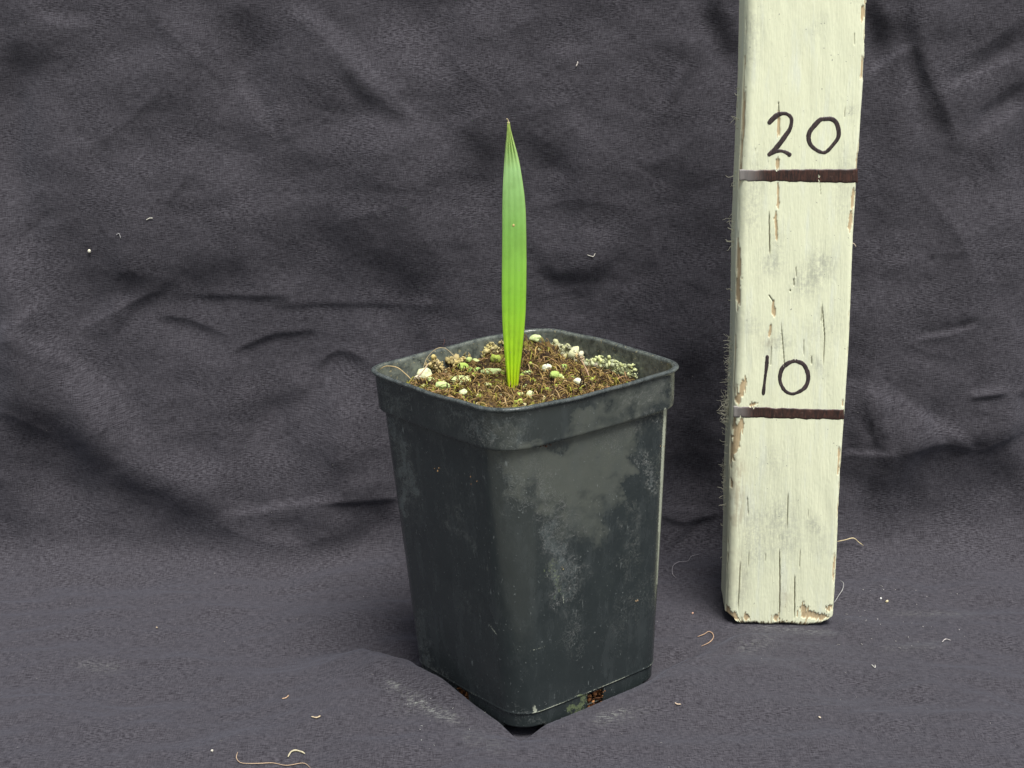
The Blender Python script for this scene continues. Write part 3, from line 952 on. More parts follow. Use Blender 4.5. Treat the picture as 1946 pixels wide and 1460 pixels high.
crng = np.random.default_rng(5)
for pts, s_, n_, szz, c in [([(1045, 660), (1065, 662), (1085, 672)], 6, 70, .085, (.50, .51, .36)), ([(1085, 672), (1110, 690), (1130, 700)], 7, 80, .06, (.50, .47, .36)),
                            ([(1128, 692), (1160, 695), (1200, 712)], 9, 230, .055, (.50, .54, .34)), ([(1110, 705), (1150, 715)], 6, 70, .045, (.42, .46, .36)),
                            ([(1005, 634), (1018, 640)], 4, 26, .07, (.50, .46, .34)), ([(1015, 645), (1040, 662)], 5, 40, .06, (.42, .46, .28)),
                            ([(1100, 680), (1115, 700)], 5, 30, .06, (.42, .32, .22))]:
    P_ = catmull([(*p, 0) for p in pts], 60)
    for i in range(n_):
        q_ = P_[crng.integers(60)]
        p = inner_wall(q_[0] + crng.normal(0, s_), q_[1] + crng.normal(0, s_ * .6), 'r')
        if p[2] > 13.1: continue
        p[0] = 4.38 - crng.uniform(0, .06)
        for _k in range(5): bag.blob(pot_world([p + crng.normal(0, szz * 1.1, 3) * (.3, 1, .8)])[0], szz * crng.lognormal(-.45, .55) * crng.uniform(.5, 1.3, 3), np.array(c) * crng.uniform(.6, 1.3) * (1, 1, crng.uniform(.7, 1)), i * 3 + _k, .6, 0)
for pts, s_, n_, szz, c in [([(925, 672), (945, 650), (955, 645)], 7, 70, .07, (.50, .44, .24)), ([(860, 690), (875, 680)], 6, 30, .07, (.46, .38, .20)),
                            ([(815, 690), (840, 700)], 8, 40, .05, (.44, .36, .20))]:
    P_ = catmull([(*p, 0) for p in pts], 60)
    for i in range(n_):
        q_ = P_[crng.integers(60)]
        p = inner_wall(q_[0] + crng.normal(0, s_), q_[1] + crng.normal(0, s_ * .7), 'l')
        if p[2] > 13.05: continue
        p[1] = 4.38 - crng.uniform(0, .06)
        for _k in range(5): bag.blob(pot_world([p + crng.normal(0, szz * 1.1, 3) * (.3, 1, .8)])[0], szz * crng.lognormal(-.45, .55) * crng.uniform(.5, 1.3, 3), np.array(c) * crng.uniform(.6, 1.3) * (1, 1, crng.uniform(.7, 1)), i * 3 + _k, .6, 0)
crust = bag.build("mineral_crust", M_CRUST, pot)
tag(crust, "crumbly white and yellowish crust along the inside wall", kind="stuff")

# ------------------------------------------------------------------ perlite grains, the large ones one by one
GR = [
    ((882, 703), (11, 8), (.42, .56, .12), "bright lime green perlite grain left of the leaf, highest of three in a row"),
    ((893, 709), (7, 6), (.33, .48, .12), "small green perlite grain wedged in the middle of three left of the leaf"),
    ((906, 710), (7, 6), (.38, .55, .16), "round green perlite grain nearest the leaf in a row of three"),
    ((932, 713), (16, 7), (.55, .66, .30), "long pale green double perlite grain just left of the leaf base"),
    ((1001, 717), (11, 7), (.46, .60, .26), "pale green oval perlite grain just right of the leaf base"),
    ((876, 729), (19, 9), (.52, .60, .28), "largest oval perlite grain, pale green, in the left half of the pot"),
    ((807, 716), (14, 13), (.70, .72, .46), "big cream perlite grain in the left corner of the pot"),
    ((842, 740), (12, 8), (.50, .62, .26), "pale green perlite grain against the left front rim of the pot"),
    ((795, 722), (6, 5), (.66, .62, .48), "small cream perlite grain left of the big cream one in the corner"),
    ((820, 728), (8, 6), (.50, .60, .24), "green perlite grain between the corner and the left front rim"),
    ((878, 751), (8, 6), (.62, .66, .40), "cream perlite grain near the front rim, below the largest green one"),
    ((1007, 758), (6, 9), (.66, .72, .40), "upright cream green perlite grain at the front rim of the pot"),
    ((1099, 733), (8, 9), (.72, .72, .56), "whitish perlite grain at the right front rim of the pot"),
    ((1040, 703), (8, 6), (.74, .76, .58), "white perlite grain on the soil halfway to the right wall"),
    ((1071, 705), (7, 7), (.36, .50, .14), "green perlite grain on the soil towards the right wall"),
    ((1053, 717), (9, 7), (.34, .46, .12), "mossy green lumpy perlite grain right of the leaf"),
    ((1063, 722), (8, 6), (.40, .50, .18), "mossy green perlite grain touching the lumpy one right of the leaf"),
    ((942, 690), (10, 9), (.36, .44, .08), "moss covered yellow green perlite grain on the soil close behind the leaf"),
    ((1139, 727), (6, 5), (.56, .64, .32), "small pale green perlite grain near the right front rim"),
    ((891, 689), (6, 5), (.46, .54, .20), "small green perlite grain on the soil behind the bright lime one"),
    ((904, 693), (7, 5), (.50, .56, .26), "pale green perlite grain on the soil behind the row of three"),
    ((1017, 649), (11, 7), (.52, .60, .30), "pale green perlite grain high against the far corner of the pot"),
    ((1001, 740), (6, 5), (.40, .48, .18), "dull green perlite grain in front of the leaf, toward the front rim"),
    ((930, 737), (6, 5), (.48, .56, .16), "yellow green perlite grain left of the leaf base on fibrous soil"),
]
for i, ((px, py), (rw, rh), c, lab) in enumerate(GR):
    p = soil_at(px, py)
    k = np.linalg.norm(p - CAM) / F
    # keep the grain where its pixel is: slide along the sight line to just above the soil
    p = p + np.array([0, 0, .05 + rh * k * .5])
    bg_ = Bag()
    rwc, rhc = rw * k * 1.08, rh * k * 1.05
    V0, F0 = ICO[3]
    r2 = np.random.default_rng(900 + i)
    kk = np.ones(len(V0))
    for _ in range(26):
        q_ = r2.standard_normal(3); q_ /= np.linalg.norm(q_)
        kk += r2.uniform(-.26, .24) * np.exp(-((V0 - q_) ** 2).sum(1) / r2.uniform(.04, .3))
    Vg = V0 * kk[:, None] * np.array([rwc, (rwc + rhc) * .42, rhc])
    rz = r2.uniform(-.25, .25); R_ = np.array([[math.cos(rz), 0, math.sin(rz)], [0, 1, 0], [-math.sin(rz), 0, math.cos(rz)]])
    Vg = Vg @ R_.T + p
    mott = np.zeros(len(V0))
    for _ in range(8):
        q_ = r2.standard_normal(3); q_ /= np.linalg.norm(q_)
        mott += r2.uniform(-1, 1) * np.exp(-((V0 - q_) ** 2).sum(1) / .15)
    mott = smooth(-.3, .8, mott)[:, None]
    cv = np.array(c) * (1 - .5 * mott) + np.array((.30, .42, .07)) * .5 * mott + r2.normal(0, .015, (len(V0), 1))
    gg = mesh_obj("perlite_grain", Vg, F0, M_PERL, None, base=p - np.array([0, 0, rhc]), attrs={"tint": np.clip(cv, 0, 1)})
    tag(gg, lab, "perlite grain", "perlite grains on the soil")

bag = Bag()
prng = np.random.default_rng(55)
for i in range(150):
    a, b_ = prng.uniform(-4.0, 4.0, 2)
    if i < 40: a = prng.uniform(-4.1, 0); b_ = prng.uniform(-2, 4.1)
    a, b_ = inside(a, b_, .12)
    r_ = abs(prng.normal(.05, .03)) + .02
    h = float(soil_h(np.array(a), np.array(b_))) + .08
    c = np.array([(.60, .62, .30), (.40, .52, .10), (.44, .40, .20), (.30, .38, .06)][prng.choice(4)]) * prng.uniform(.7, 1.1)
    bag.blob(pot_world([[a, b_, h]])[0], np.array([1.2, .9, .8]) * r_, c, i, .3, 1)
o = bag.build("perlite_crumbs", M_PERL, None, base=pot_world([[0, 0, 12.5]])[0])
tag(o, "fine cream and green perlite crumbs scattered through the brown soil", "perlite crumbs", kind="stuff")

# ------------------------------------------------------------------ dry root threads standing out of the soil at the left of the pot
def thread_obj(name, pts3, r, c, label, cat="root thread", base=None, grp=None, flat=False):
    b_ = Bag()
    P_ = catmull(pts3, max(16, len(pts3) * 6))
    n = len(P_)
    rad_ = r * (1 - .55 * np.abs(np.linspace(-1, 1, n)) ** 4) * (1 + .18 * np.sin(np.linspace(0, 17, n)))
    b_.tube(P_, rad_, c, 6)
    o_ = b_.build(name, M_FIB, None, base=base if base is not None else P_[0])
    return tag(o_, label, cat, grp)


def in_pot(px, py, y): return at_y(px, py, y)


thread_obj("root_thread", [at_y(722, 702, .6), at_y(735, 696, .5), at_y(755, 699, .4), at_y(772, 712, .2), at_y(782, 722, 0)], .022, (.40, .31, .16),
           "tan root thread arching over the left corner of the soil inside the rim")
thread_obj("root_thread", [at_y(804, 700, 1.6), at_y(812, 680, 1.9), at_y(828, 664, 2.0), at_y(845, 662, 2.0), at_y(860, 674, 1.9), at_y(868, 686, 1.8)], .018, (.34, .28, .17),
           "thin brown root loop standing against the left rear wall of the pot")
thread_obj("root_thread", [at_y(786, 722, 1.0), at_y(800, 710, 1.1), at_y(815, 690, 1.6)], .03, (.40, .30, .20),
           "short thick tan root leaning beside the big cream perlite grain")
thread_obj("root_thread", [at_y(1120, 728, .6), at_y(1118, 712, .9), at_y(1110, 694, 1.2), at_y(1104, 684, 1.5)], .028, (.36, .24, .15),
           "brown root hanging from the white crust down to the soil at the right wall")
thread_obj("root_thread", [at_y(842, 656, 4.6), at_y(845, 650, 4.6), at_y(844, 645, 4.6)], .014, (.12, .06, .05),
           "tiny dark red root tip hooked over the left rear rim")

# ------------------------------------------------------------------ seedling: one upright pleated leaf
def leaf_material():
    m, nt, b = material("palm_leaf")
    t = attr(nt, "along")                              # 0 base .. 1 tip
    a = attr(nt, "across")
    v = objco(nt)
    cc = ramp(nt, t, [(0.0, (.66, .76, .02)), (.10, (.56, .84, .03)), (.32, (.37, .72, .06)), (.60, (.32, .62, .14)), (.82, (.44, .70, .30)), (1.0, (.50, .62, .16))])  # lighter green towards the tip is painted-in sky sheen
    # lengthwise veins
    vw = nt.nodes.new("ShaderNodeTexWave"); vw.wave_type = 'BANDS'; vw.bands_direction = 'X'
    cmb = nt.nodes.new("ShaderNodeCombineXYZ"); nt.links.new(a, cmb.inputs[0]); nt.links.new(mth(nt, 'MULTIPLY', t, .35), cmb.inputs[1])
    nt.links.new(cmb.outputs[0], vw.inputs["Vector"]); vw.inputs["Scale"].default_value = 6.0; vw.inputs["Distortion"].default_value = 1.2
    vw.inputs["Detail"].default_value = 2
    cc = mix(nt, mth(nt, 'MULTIPLY', vw.outputs["Fac"], .2), cc, mix(nt, 1.0, cc, (1.3, 1.22, 1.25), 'MULTIPLY'))
    cc = mix(nt, mth(nt, 'MULTIPLY', gate(nt, noise(nt, v, 1.5, 4), .4, .7), .2), cc, (.14, .30, .04))
    spots = gate(nt, noise(nt, v, 10, 1, .4), .76, .80)
    cc = mix(nt, mth(nt, 'MULTIPLY', spots, .5), cc, (.42, .50, .30))
    edge_ = gate(nt, mth(nt, 'ABSOLUTE', a), .93, 1.0)
    cc = mix(nt, mth(nt, 'MULTIPLY', edge_, .55), cc, (.30, .36, .09))
    nt.links.new(cc, b.inputs["Base Color"])
    b.inputs["Roughness"].default_value = .36
    b.inputs["Specular IOR Level"].default_value = .55
    tr = nt.nodes.new("ShaderNodeBsdfTranslucent")
    nt.links.new(mix(nt, 1.0, cc, (1.2, 1.5, .6), 'MULTIPLY'), tr.inputs["Color"])
    ms = nt.nodes.new("ShaderNodeMixShader"); ms.inputs[0].default_value = .28
    nt.links.new(b.outputs[0], ms.inputs[1]); nt.links.new(tr.outputs[0], ms.inputs[2])
    nt.links.new(ms.outputs[0], nt.nodes["Material Output"].inputs["Surface"])
    bump(nt, b, mth(nt, 'ADD', vw.outputs["Fac"], mth(nt, 'MULTIPLY', noise(nt, v, 6, 3), .5)), .008, .8)
    return m


plant = empty("palm_seedling", at_y(974, 740, .3))
tag(plant, "single upright bright green pleated palm leaf growing from the soil", "seedling")
# outline read off the leaf: row, left edge, right edge
LE = np.array([(742, 966, 984), (720, 963.5, 986), (700, 961.5, 988), (675, 959, 991.5), (650, 957, 994), (620, 955, 997), (590, 954, 999), (550, 953.5, 1000),
               (500, 954, 1000.5), (450, 954.5, 1000), (420, 954.5, 999.5), (400, 954.5, 999), (370, 955, 996.5), (345, 956, 993), (320, 957.5, 989), (300, 959, 985), (280, 960.5, 979.5),
               (262, 962.5, 974.5), (250, 963.5, 971), (240, 964, 969), (232, 964.5, 968)], float)
nl = 170; na = 41
lt = np.linspace(0, 1, nl)
rowp = np.interp(lt, np.linspace(0, 1, nl), np.linspace(742, 232, nl))
lx_ = np.interp(-rowp, -LE[:, 0], LE[:, 1]); rx_ = np.interp(-rowp, -LE[:, 0], LE[:, 2])
kern = np.hanning(13); kern /= kern.sum()
lx_ = np.convolve(np.pad(lx_, 6, 'edge'), kern, 'valid'); rx_ = np.convolve(np.pad(rx_, 6, 'edge'), kern, 'valid')
LV = []; al = []; ac = []
for i in range(nl):
    t = lt[i]
    yb = .10 + .25 * t - 1.0 * smooth(.55, 1.0, np.array(t)) * (t - .55) * .4 + .65 * smooth(.68, .9, np.array(t)) * (t - .68)
    A = at_y(lx_[i], rowp[i], yb); Bq = at_y(rx_[i], rowp[i], yb)
    s_ = np.linspace(-1, 1, na)
    wid = np.linalg.norm(Bq - A)
    # four pleats, deep at the foot and at the tip, almost flat in the middle
    deep = .09 * np.exp(-t / .14) + .016 + .12 * smooth(.80, .97, np.array(t))
    ple = (np.abs(((s_ + 1) * 2.0) % 1.0 - .5) * 2 - .5) * deep * min(1, wid / .35)
    cup = -.05 * (1 - s_ ** 2) * (wid / .9)
    P_ = A[None] * (1 - s_[:, None]) / 2 + Bq[None] * (1 + s_[:, None]) / 2
    P_[:, 1] += ple + cup + .02 * np.sin(7 * t + s_)
    LV.append(P_); al += [t] * na; ac += list(s_)
LV = np.array(LV).reshape(-1, 3)
M_LEAF = leaf_material()
Fl = grid_faces(nl, na)
leaf = mesh_obj("leaf_blade", LV, Fl, M_LEAF, plant, attrs={"along": np.array(al), "across": np.array(ac)})
sm = leaf.modifiers.new("thickness", 'SOLIDIFY'); sm.thickness = .022 * S; sm.offset = 0
# withered tip
bag = Bag()
tp = [at_y(966.5, 236, .2), at_y(966, 231, .2), at_y(964.5, 227, .15), at_y(962.5, 226, .1)]
bag.tube(catmull(tp, 8), np.linspace(.035, .016, 8), (.50, .42, .26), 6)
bag.build("dry_tip", M_FIB, plant)
# tan fleck on the blade
bag = Bag()
pq = at_y(976.5, 428.5, .30)
i_ = np.argmin(((np.stack(proj(LV), -1) - [976.5, 428.5]) ** 2).sum(1)); pq = LV[i_] - fw * .02
V0, F0 = ICO[1]
bag.add(V0 * np.array([.045, .012, .055]) + pq, F0, (.55, .42, .16))
bag.build("fleck", M_FIB, plant)
# sheath stubs at the foot
bag = Bag()
for px0, px1 in ((962, 966), (986, 983)):
    bag.tube(catmull([at_y(px0, 746, .2), at_y((px0 + px1) / 2, 738, .15), at_y(px1, 727, .2)], 8), np.linspace(.05, .012, 8), (.30, .22, .08), 5)
bag.build("sheath", M_FIB, plant)

# ------------------------------------------------------------------ painted wooden measuring post
QX, QY, QROT, QW, QLX, QLY, QZ, QTH = 11.5213, 4.5558, -0.06274, 4.6776, .00177, .01793, .4448, 2.9
def qrot():
    a, b_, c = QLY, QLX, QROT
    Rx = np.array([[1, 0, 0], [0, math.cos(a), -math.sin(a)], [0, math.sin(a), math.cos(a)]])
    Ry = np.array([[math.cos(b_), 0, math.sin(b_)], [0, 1, 0], [-math.sin(b_), 0, math.cos(b_)]])
    Rz = np.array([[math.cos(c), -math.sin(c), 0], [math.sin(c), math.cos(c), 0], [0, 0, 1]])
    return Ry @ Rx @ Rz
QR = qrot()
def post_world(P): return np.asarray(P) @ QR.T + np.array([QX, QY, 0])


ZB, ZT = .28, 31.0
hw = QW / 2


def post_ring(n_front=190, n_side=56, n_back=30, r=.16):
    """counter-clockwise from the left rear; front face is y=0, back y=QTH"""
    L = []
    def seg(a, b_, n): 
        t = np.arange(n)[:, None] / n
        L.append(np.array(a) * (1 - t) + np.array(b_) * t)
    def arc(c, a0, n=7, r_=r):
        t = a0 + np.arange(n) / n * math.pi / 2
        L.append(np.stack([c[0] + r_ * np.cos(t), c[1] + r_ * np.sin(t)], 1))
    def arc2(c, a0, n, ra, rb):
        t = a0 + np.arange(n) / n * math.pi / 2
        L.append(np.stack([c[0] + ra * np.cos(t), c[1] + rb * np.sin(t)], 1))
    seg((-hw, QTH - r), (-hw, r + .34), n_side)
    arc2((-hw + .40, r + .34), math.pi, 16, .40, r + .34)
    seg((-hw + .40, 0), (hw - r, 0), n_front)
    arc((hw - r, r), 1.5 * math.pi, 9)
    seg((hw, r), (hw, QTH - r), n_side)
    arc((hw - r, QTH - r), 0)
    seg((hw - r, QTH), (-hw + r, QTH), n_back)
    arc((-hw + r, QTH - r), math.pi / 2)
    return np.vstack(L)


PRG = post_ring()
npr = len(PRG)
pn = np.roll(PRG, -1, 0) - np.roll(PRG, 1, 0)
pn = np.stack([pn[:, 1], -pn[:, 0]], 1); pn /= np.linalg.norm(pn, axis=1)[:, None]
PZs = np.concatenate([[ZB, ZB + .01, ZB + .03, ZB + .06], np.arange(ZB + .09, 28.2, .032), np.linspace(28.3, ZT, 10)])
ux = PRG[None, :, 0].repeat(len(PZs), 0); uy = PRG[None, :, 1].repeat(len(PZs), 0); uz = PZs[:, None].repeat(npr, 1)
flatp = post_world(np.stack([ux, uy, uz], -1).reshape(-1, 3))
qx_, qy_ = proj(flatp); qx_ = qx_.reshape(ux.shape); qy_ = qy_.reshape(ux.shape)
isfront = uy < .34
s_along = np.arange(npr)[None, :].repeat(len(PZs), 0)
nzf = len(PZs)
fz = field(nzf, npr, 26, 2.2, 61); fz2 = field(nzf, npr, 7, 3, 62); fz3 = field(nzf, npr, 90, 26, 63); fz4 = field(nzf, npr, 60, 1.4, 64)


def post_masks(px, py, n_a, n_b):
    bare = np.zeros(px.shape)
    for pts, s, a in [([(1411, 0), (1410, 200), (1404, 300), (1399, 330)], 2.6, .95), ([(1402, 455), (1404, 520), (1397, 590)], 3.5, 1.2), ([(1397, 620), (1394, 700)], 2.0, .75),
                      ([(1413, 722), (1408, 745), (1399, 768)], 4.5, 1.3), ([(1429, 766), (1431, 772)], 4.5, 1.2), ([(1412, 796), (1404, 820), (1396, 850), (1391, 870)], 5.5, 1.3),
                      ([(1396, 790), (1390, 840)], 4, .8), ([(1388, 880), (1389, 930)], 3, .6), ([(1376, 1040), (1376, 1100)], 3, .5), ([(1378, 1152), (1384, 1168), (1400, 1176)], 5, 1.3),
                      ([(1414, 1170), (1420, 1178)], 4.5, 1.1), ([(1470, 1172), (1479, 1176)], 5, 1.1), ([(1518, 1164), (1540, 1168), (1560, 1174), (1572, 1174)], 5, 1.15),
                      ([(1525, 1150), (1530, 1175)], 6, 1.1), ([(1570, 1160), (1582, 1150)], 4, .8), ([(1640, 8), (1638, 40)], 3.6, 1.1), ([(1646, 0), (1644, 120)], 2.4, 1.1),
                      ([(1640, 110), (1638, 150)], 2.8, 1.2), ([(1628, 300), (1632, 330)], 2.0, .9), ([(1624, 360), (1622, 395)], 2.5, .9), ([(1620, 405), (1616, 440)], 3.0, 1.0),
                      ([(1478, 205), (1479, 240), (1478, 262)], 1.9, 1.2), ([(1479, 300), (1477, 322)], 2.4, 1.2), ([(1480, 350), (1480, 395)], 1.8, 1.1), ([(1476, 405), (1477, 458)], 1.9, 1.15),
                      ([(1468, 572), (1469, 600)], 2.6, 1.2), ([(1464, 618), (1462, 640)], 1.6, 1.0), ([(1586, 1050), (1584, 1110)], 2, .8), ([(1600, 755), (1602, 775)], 1.6, .9), ([(1596, 850), (1594, 900)], 2.0, .8)]:
        bare = np.maximum(bare, a * stroke(px, py, pts, s))
    bare = bare + .20 * n_a * (bare > .08) + .1 * n_b * (bare > .08)
    worn = np.zeros(px.shape)                                   # thin grey-brown paint, wood close below
    for pts, s, a in [([(1404, 860), (1402, 940), (1398, 1010)], 11, .9), ([(1395, 450), (1390, 700)], 6, .6), ([(1455, 660), (1462, 640)], 10, .5), ([(1400, 1040), (1400, 1130)], 12, .35), ([(1490, 1110), (1495, 1165)], 10, .55)]:
        worn = np.maximum(worn, a * stroke(px, py, pts, s))
    crack = np.zeros(px.shape)
    for pts, s, a in [([(1478, 192), (1479, 215)], .9, .8), ([(1481, 1040), (1482, 1110), (1481, 1182)], .9, 1.1), ([(1510, 1090), (1510, 1182)], .9, 1.0), ([(1463, 398), (1464, 490)], 1.0, 1.0),
                      ([(1482, 600), (1489, 690), (1490, 700)], .9, .8), ([(1561, 570), (1566, 640), (1563, 700)], .9, .9), ([(1526, 640), (1526, 680)], .8, .7), ([(1541, 675), (1541, 695)], .8, .8),
                      ([(1509, 528), (1509, 545)], .9, .9), ([(1513, 505), (1514, 530)], .8, .7), ([(1501, 550), (1502, 555)], .9, .9), ([(1499, 930), (1496, 1012)], .9, .8), ([(1455, 1050), (1454, 1070)], .9, .6),
                      ([(1437, 255), (1439, 330)], .7, .5), ([(1421, 940), (1423, 985)], .9, .7), ([(1407, 1060), (1402, 1170)], 1.0, .8), ([(1418, 350), (1432, 450)], .8, .4), ([(1603, 255), (1604, 330)], .7, .5),
                      ([(1556, 320), (1562, 380)], .7, .6), ([(1623, 60), (1622, 90)], .7, .7), ([(1460, 560), (1470, 575)], .8, .9)]:
        crack = np.maximum(crack, a * stroke(px, py, pts, s))
    dirt = np.zeros(px.shape)
    for pts, s, a in [([(1430, 20), (1425, 130)], 13, .55), ([(1460, 480), (1470, 500), (1450, 520)], 16, .8), ([(1510, 560), (1560, 510), (1570, 480)], 20, .9), ([(1558, 540), (1562, 500)], 9, .9),
                      ([(1470, 640), (1480, 670)], 20, .8), ([(1545, 700), (1560, 690)], 18, .6), ([(1615, 200), (1620, 220)], 10, .7), ([(1540, 650), (1590, 600)], 22, .4),
                      ([(1470, 950), (1500, 1060)], 28, .75), ([(1535, 985), (1560, 1015)], 12, .8), ([(1430, 960), (1440, 1080)], 22, .7), ([(1440, 300), (1425, 450)], 15, .6),
                      ([(1610, 280), (1600, 420)], 14, .45), ([(1480, 430), (1480, 500)], 12, .5), ([(1450, 860), (1490, 900)], 30, .4), ([(1560, 1060), (1560, 1010)], 24, .35),
                      ([(1540, 40), (1560, 60)], 20, .3), ([(1410, 200), (1400, 300)], 10, .4), ([(1420, 1050), (1405, 1160)], 10, .6), ([(1425, 600), (1430, 640)], 14, .5)]:
        dirt = np.maximum(dirt, a * stroke(px, py, pts, s))
    return bare, worn, crack, dirt


bare, worn, crack, dirt = post_masks(qx_, qy_, fz, fz2)
# left edge is torn all the way: ragged bare strip
edge_l = np.exp(-((ux + hw) / .16) ** 2) * isfront
bare = np.where(isfront, bare, 0)
sidewall = (~isfront)
bare = np.maximum(bare, edge_l * (.22 + .3 * fz3 + .18 * fz))
edge_r = np.exp(-((ux - hw) / .10) ** 2) * isfront
bare = np.maximum(bare, edge_r * (.25 + .3 * fz3 + .2 * fz))
bare = np.maximum(bare, isfront * .62 * smooth(ZB + .40, ZB + .02, uz) * (.55 + .3 * fz2 + .3 * fz))
barem = smooth(.42, .58, bare)
wornm = np.where(isfront, worn, .14 + .15 * fz3)
crackm = np.where(isfront, smooth(.35, .9, crack), 0)
# small random checks in the paint, long and thin
extra = smooth(2.6, 3.2, fz4) * isfront * (dirt > .1) * .7
crackm = np.maximum(crackm, extra)
rel = -.045 * barem - .10 * crackm + .0018 * fz + .0012 * fz2 + .007 * fz3
rel = rel - .05 * smooth(.6, 1.2, edge_l) * (0.5 + .5 * fz)
# foot: corners worn round, underside slightly arched
foot = smooth(ZB + .7, ZB, uz)
hwf = 1 - foot * .0
cornerdrop = smooth(1.1, 0, uz - ZB)
sx = ux * (1 - .035 * foot ** 2 - .05 * (np.maximum(0, .45 - (uz - ZB)) / .45) ** 2)
nx_, ny_ = pn[None, :, 0], pn[None, :, 1]
dx_ = rel * nx_ - .12 * nx_ * (np.maximum(0, .12 - (uz - ZB)) / .12) ** 2
dy_ = rel * ny_ - .12 * ny_ * (np.maximum(0, .12 - (uz - ZB)) / .12) ** 2
zz_ = uz + foot * (.03 * np.sin(ux * 4.0 + .5) + .010 * samp(field(8, 400, 1, 4, 66), np.full(ux.shape, 3.0), (ux + 3) * 40)) * isfront
zz_ += .35 * smooth(hw - .55, hw, -ux) * smooth(ZB + .5, ZB, uz) ** 1.0          # left foot corner chipped upward
zz_ += .22 * smooth(hw - .5, hw, ux) * smooth(ZB + .5, ZB, uz)
sx = sx + .05 * np.sin(uz * .55 + 1) * 1.0 * smooth(0, 8, uz) * .6
PVl = np.stack([sx + dx_, uy + dy_, zz_], -1)
PVw = post_world(PVl.reshape(-1, 3))
nv = len(PVw)
PF = grid_faces(len(PZs), npr, True)
# caps
bc = post_world([[0, QTH / 2, ZB + .03]]); tc_ = post_world([[0, QTH / 2, ZT]])
jj = np.arange(0, npr, 1); 
PVw = np.vstack([PVw, bc, tc_])


def post_material():
    m, nt, b = material("flaking_cream_paint")
    v = objco(nt); vg = objco(nt, 1, 1, .12); vg2 = objco(nt, 1, 1, .05)
    bare_ = attr(nt, "bare"); worn_ = attr(nt, "worn"); crk = attr(nt, "crack"); dirt_ = attr(nt, "dirt")
    paint = mix(nt, noise(nt, v, .45, 4, .6), (.74, .78, .57), (.79, .81, .58))
    paint = mix(nt, mth(nt, 'MULTIPLY', gate(nt, noise(nt, vg, 2.2, 4, .65), .5, .75), .6), paint, (.72, .77, .66))
    streak = noise(nt, vg, 9, 4, .7)
    gx1 = mth(nt, 'MULTIPLY', mth(nt, 'ADD', mth(nt, 'MULTIPLY', dirt_, .9), .07), gate(nt, mth(nt, 'ADD', mth(nt, 'MULTIPLY', noise(nt, v, 7, 5, .75), .6), mth(nt, 'MULTIPLY', streak, .4)), .36, .60))
    paint = mix(nt, mth(nt, 'MULTIPLY', gx1, .85), paint, (.40, .42, .34))
    paint = mix(nt, mth(nt, 'MULTIPLY', mth(nt, 'MULTIPLY', dirt_, gate(nt, streak, .60, .72)), .6), paint, (.25, .25, .20))
    fleck = gate(nt, noise(nt, v, 9, 1, .5), .755, .79)
    paint = mix(nt, mth(nt, 'MULTIPLY', fleck, .7), paint, (.20, .21, .17))
    brown = mth(nt, 'MULTIPLY', worn_, gate(nt, mth(nt, 'ADD', mth(nt, 'MULTIPLY', streak, .5), mth(nt, 'MULTIPLY', noise(nt, v, 2.5, 5, .7), .5)), .38, .60))
    paint = mix(nt, mth(nt, 'MULTIPLY', brown, .85), paint, (.47, .43, .30))
    wood = mix(nt, noise(nt, vg2, 14, 3, .6), (.38, .28, .15), (.66, .54, .34))
    c = mix(nt, bare_, paint, wood)
    c = mix(nt, mth(nt, 'MULTIPLY', crk, .85), c, (.10, .075, .045))
    ends = attr(nt, "foot")
    c = mix(nt, mth(nt, 'MULTIPLY', ends, .6), c, (.36, .24, .10))
    nt.links.new(c, b.inputs["Base Color"])
    b.inputs["Roughness"].default_value = .72
    b.inputs["Specular IOR Level"].default_value = .3
    h = mth(nt, 'ADD', mth(nt, 'MULTIPLY', streak, .8), mth(nt, 'ADD', mth(nt, 'MULTIPLY', noise(nt, v, 10, 4, .7), .35), mth(nt, 'MULTIPLY', bare_, mth(nt, 'MULTIPLY', noise(nt, vg2, 20, 3), 1.6))))
    bump(nt, b, h, .005, .8)
    return m


M_POST = post_material()
post = empty("measuring_post", post_world([[0, QTH / 2, ZB]])[0])
tag(post, "cream painted wooden post with handwritten height marks, paint flaking", "wooden post")
def padv(a): return np.r_[a.ravel(), 0, 0]
footm = smooth(ZB + .22, ZB, uz) * (.6 + .4 * fz2)
wood_o = mesh_obj("timber", PVw, PF, M_POST, post, attrs={"bare": padv(barem), "worn": padv(np.clip(wornm, 0, 1)), "crack": padv(crackm), "dirt": padv(np.where(isfront, dirt, .08)), "foot": padv(np.clip(footm, 0, 1))})
bm_cap = []
cap = mesh_obj("end_grain", np.vstack([PVw[:npr], bc]), [(int((j + 1) % npr), int(j), npr) for j in range(npr)], M_POST, post,
               attrs={"bare": np.ones(npr + 1)})

# marks and numerals in dark felt pen
def ink_material(name, c1, c2, wash):
    m, nt, b = material(name)
    vg = objco(nt, 3.0, 1, .5); v = objco(nt)
    n = noise(nt, vg, 6, 4, .7)
    c = mix(nt, gate(nt, n, .35, .7), c1, c2)
    c = mix(nt, mth(nt, 'MULTIPLY', gate(nt, noise(nt, v, 7, 4, .7), .60, .72), .5), c, wash)
    c = mix(nt, mth(nt, 'MULTIPLY', attr(nt, "fade"), .85), c, (.26, .25, .24))
    nt.links.new(c, b.inputs["Base Color"])
    b.inputs["Roughness"].default_value = .45
    bump(nt, b, n, .01, .6)
    return m


M_INK = ink_material("brown_black_marker_line", (.016, .008, .007), (.075, .030, .021), (.15, .10, .08))
M_PEN = ink_material("black_marker_pen", (.020, .015, .017), (.070, .046, .046), (.18, .155, .145))


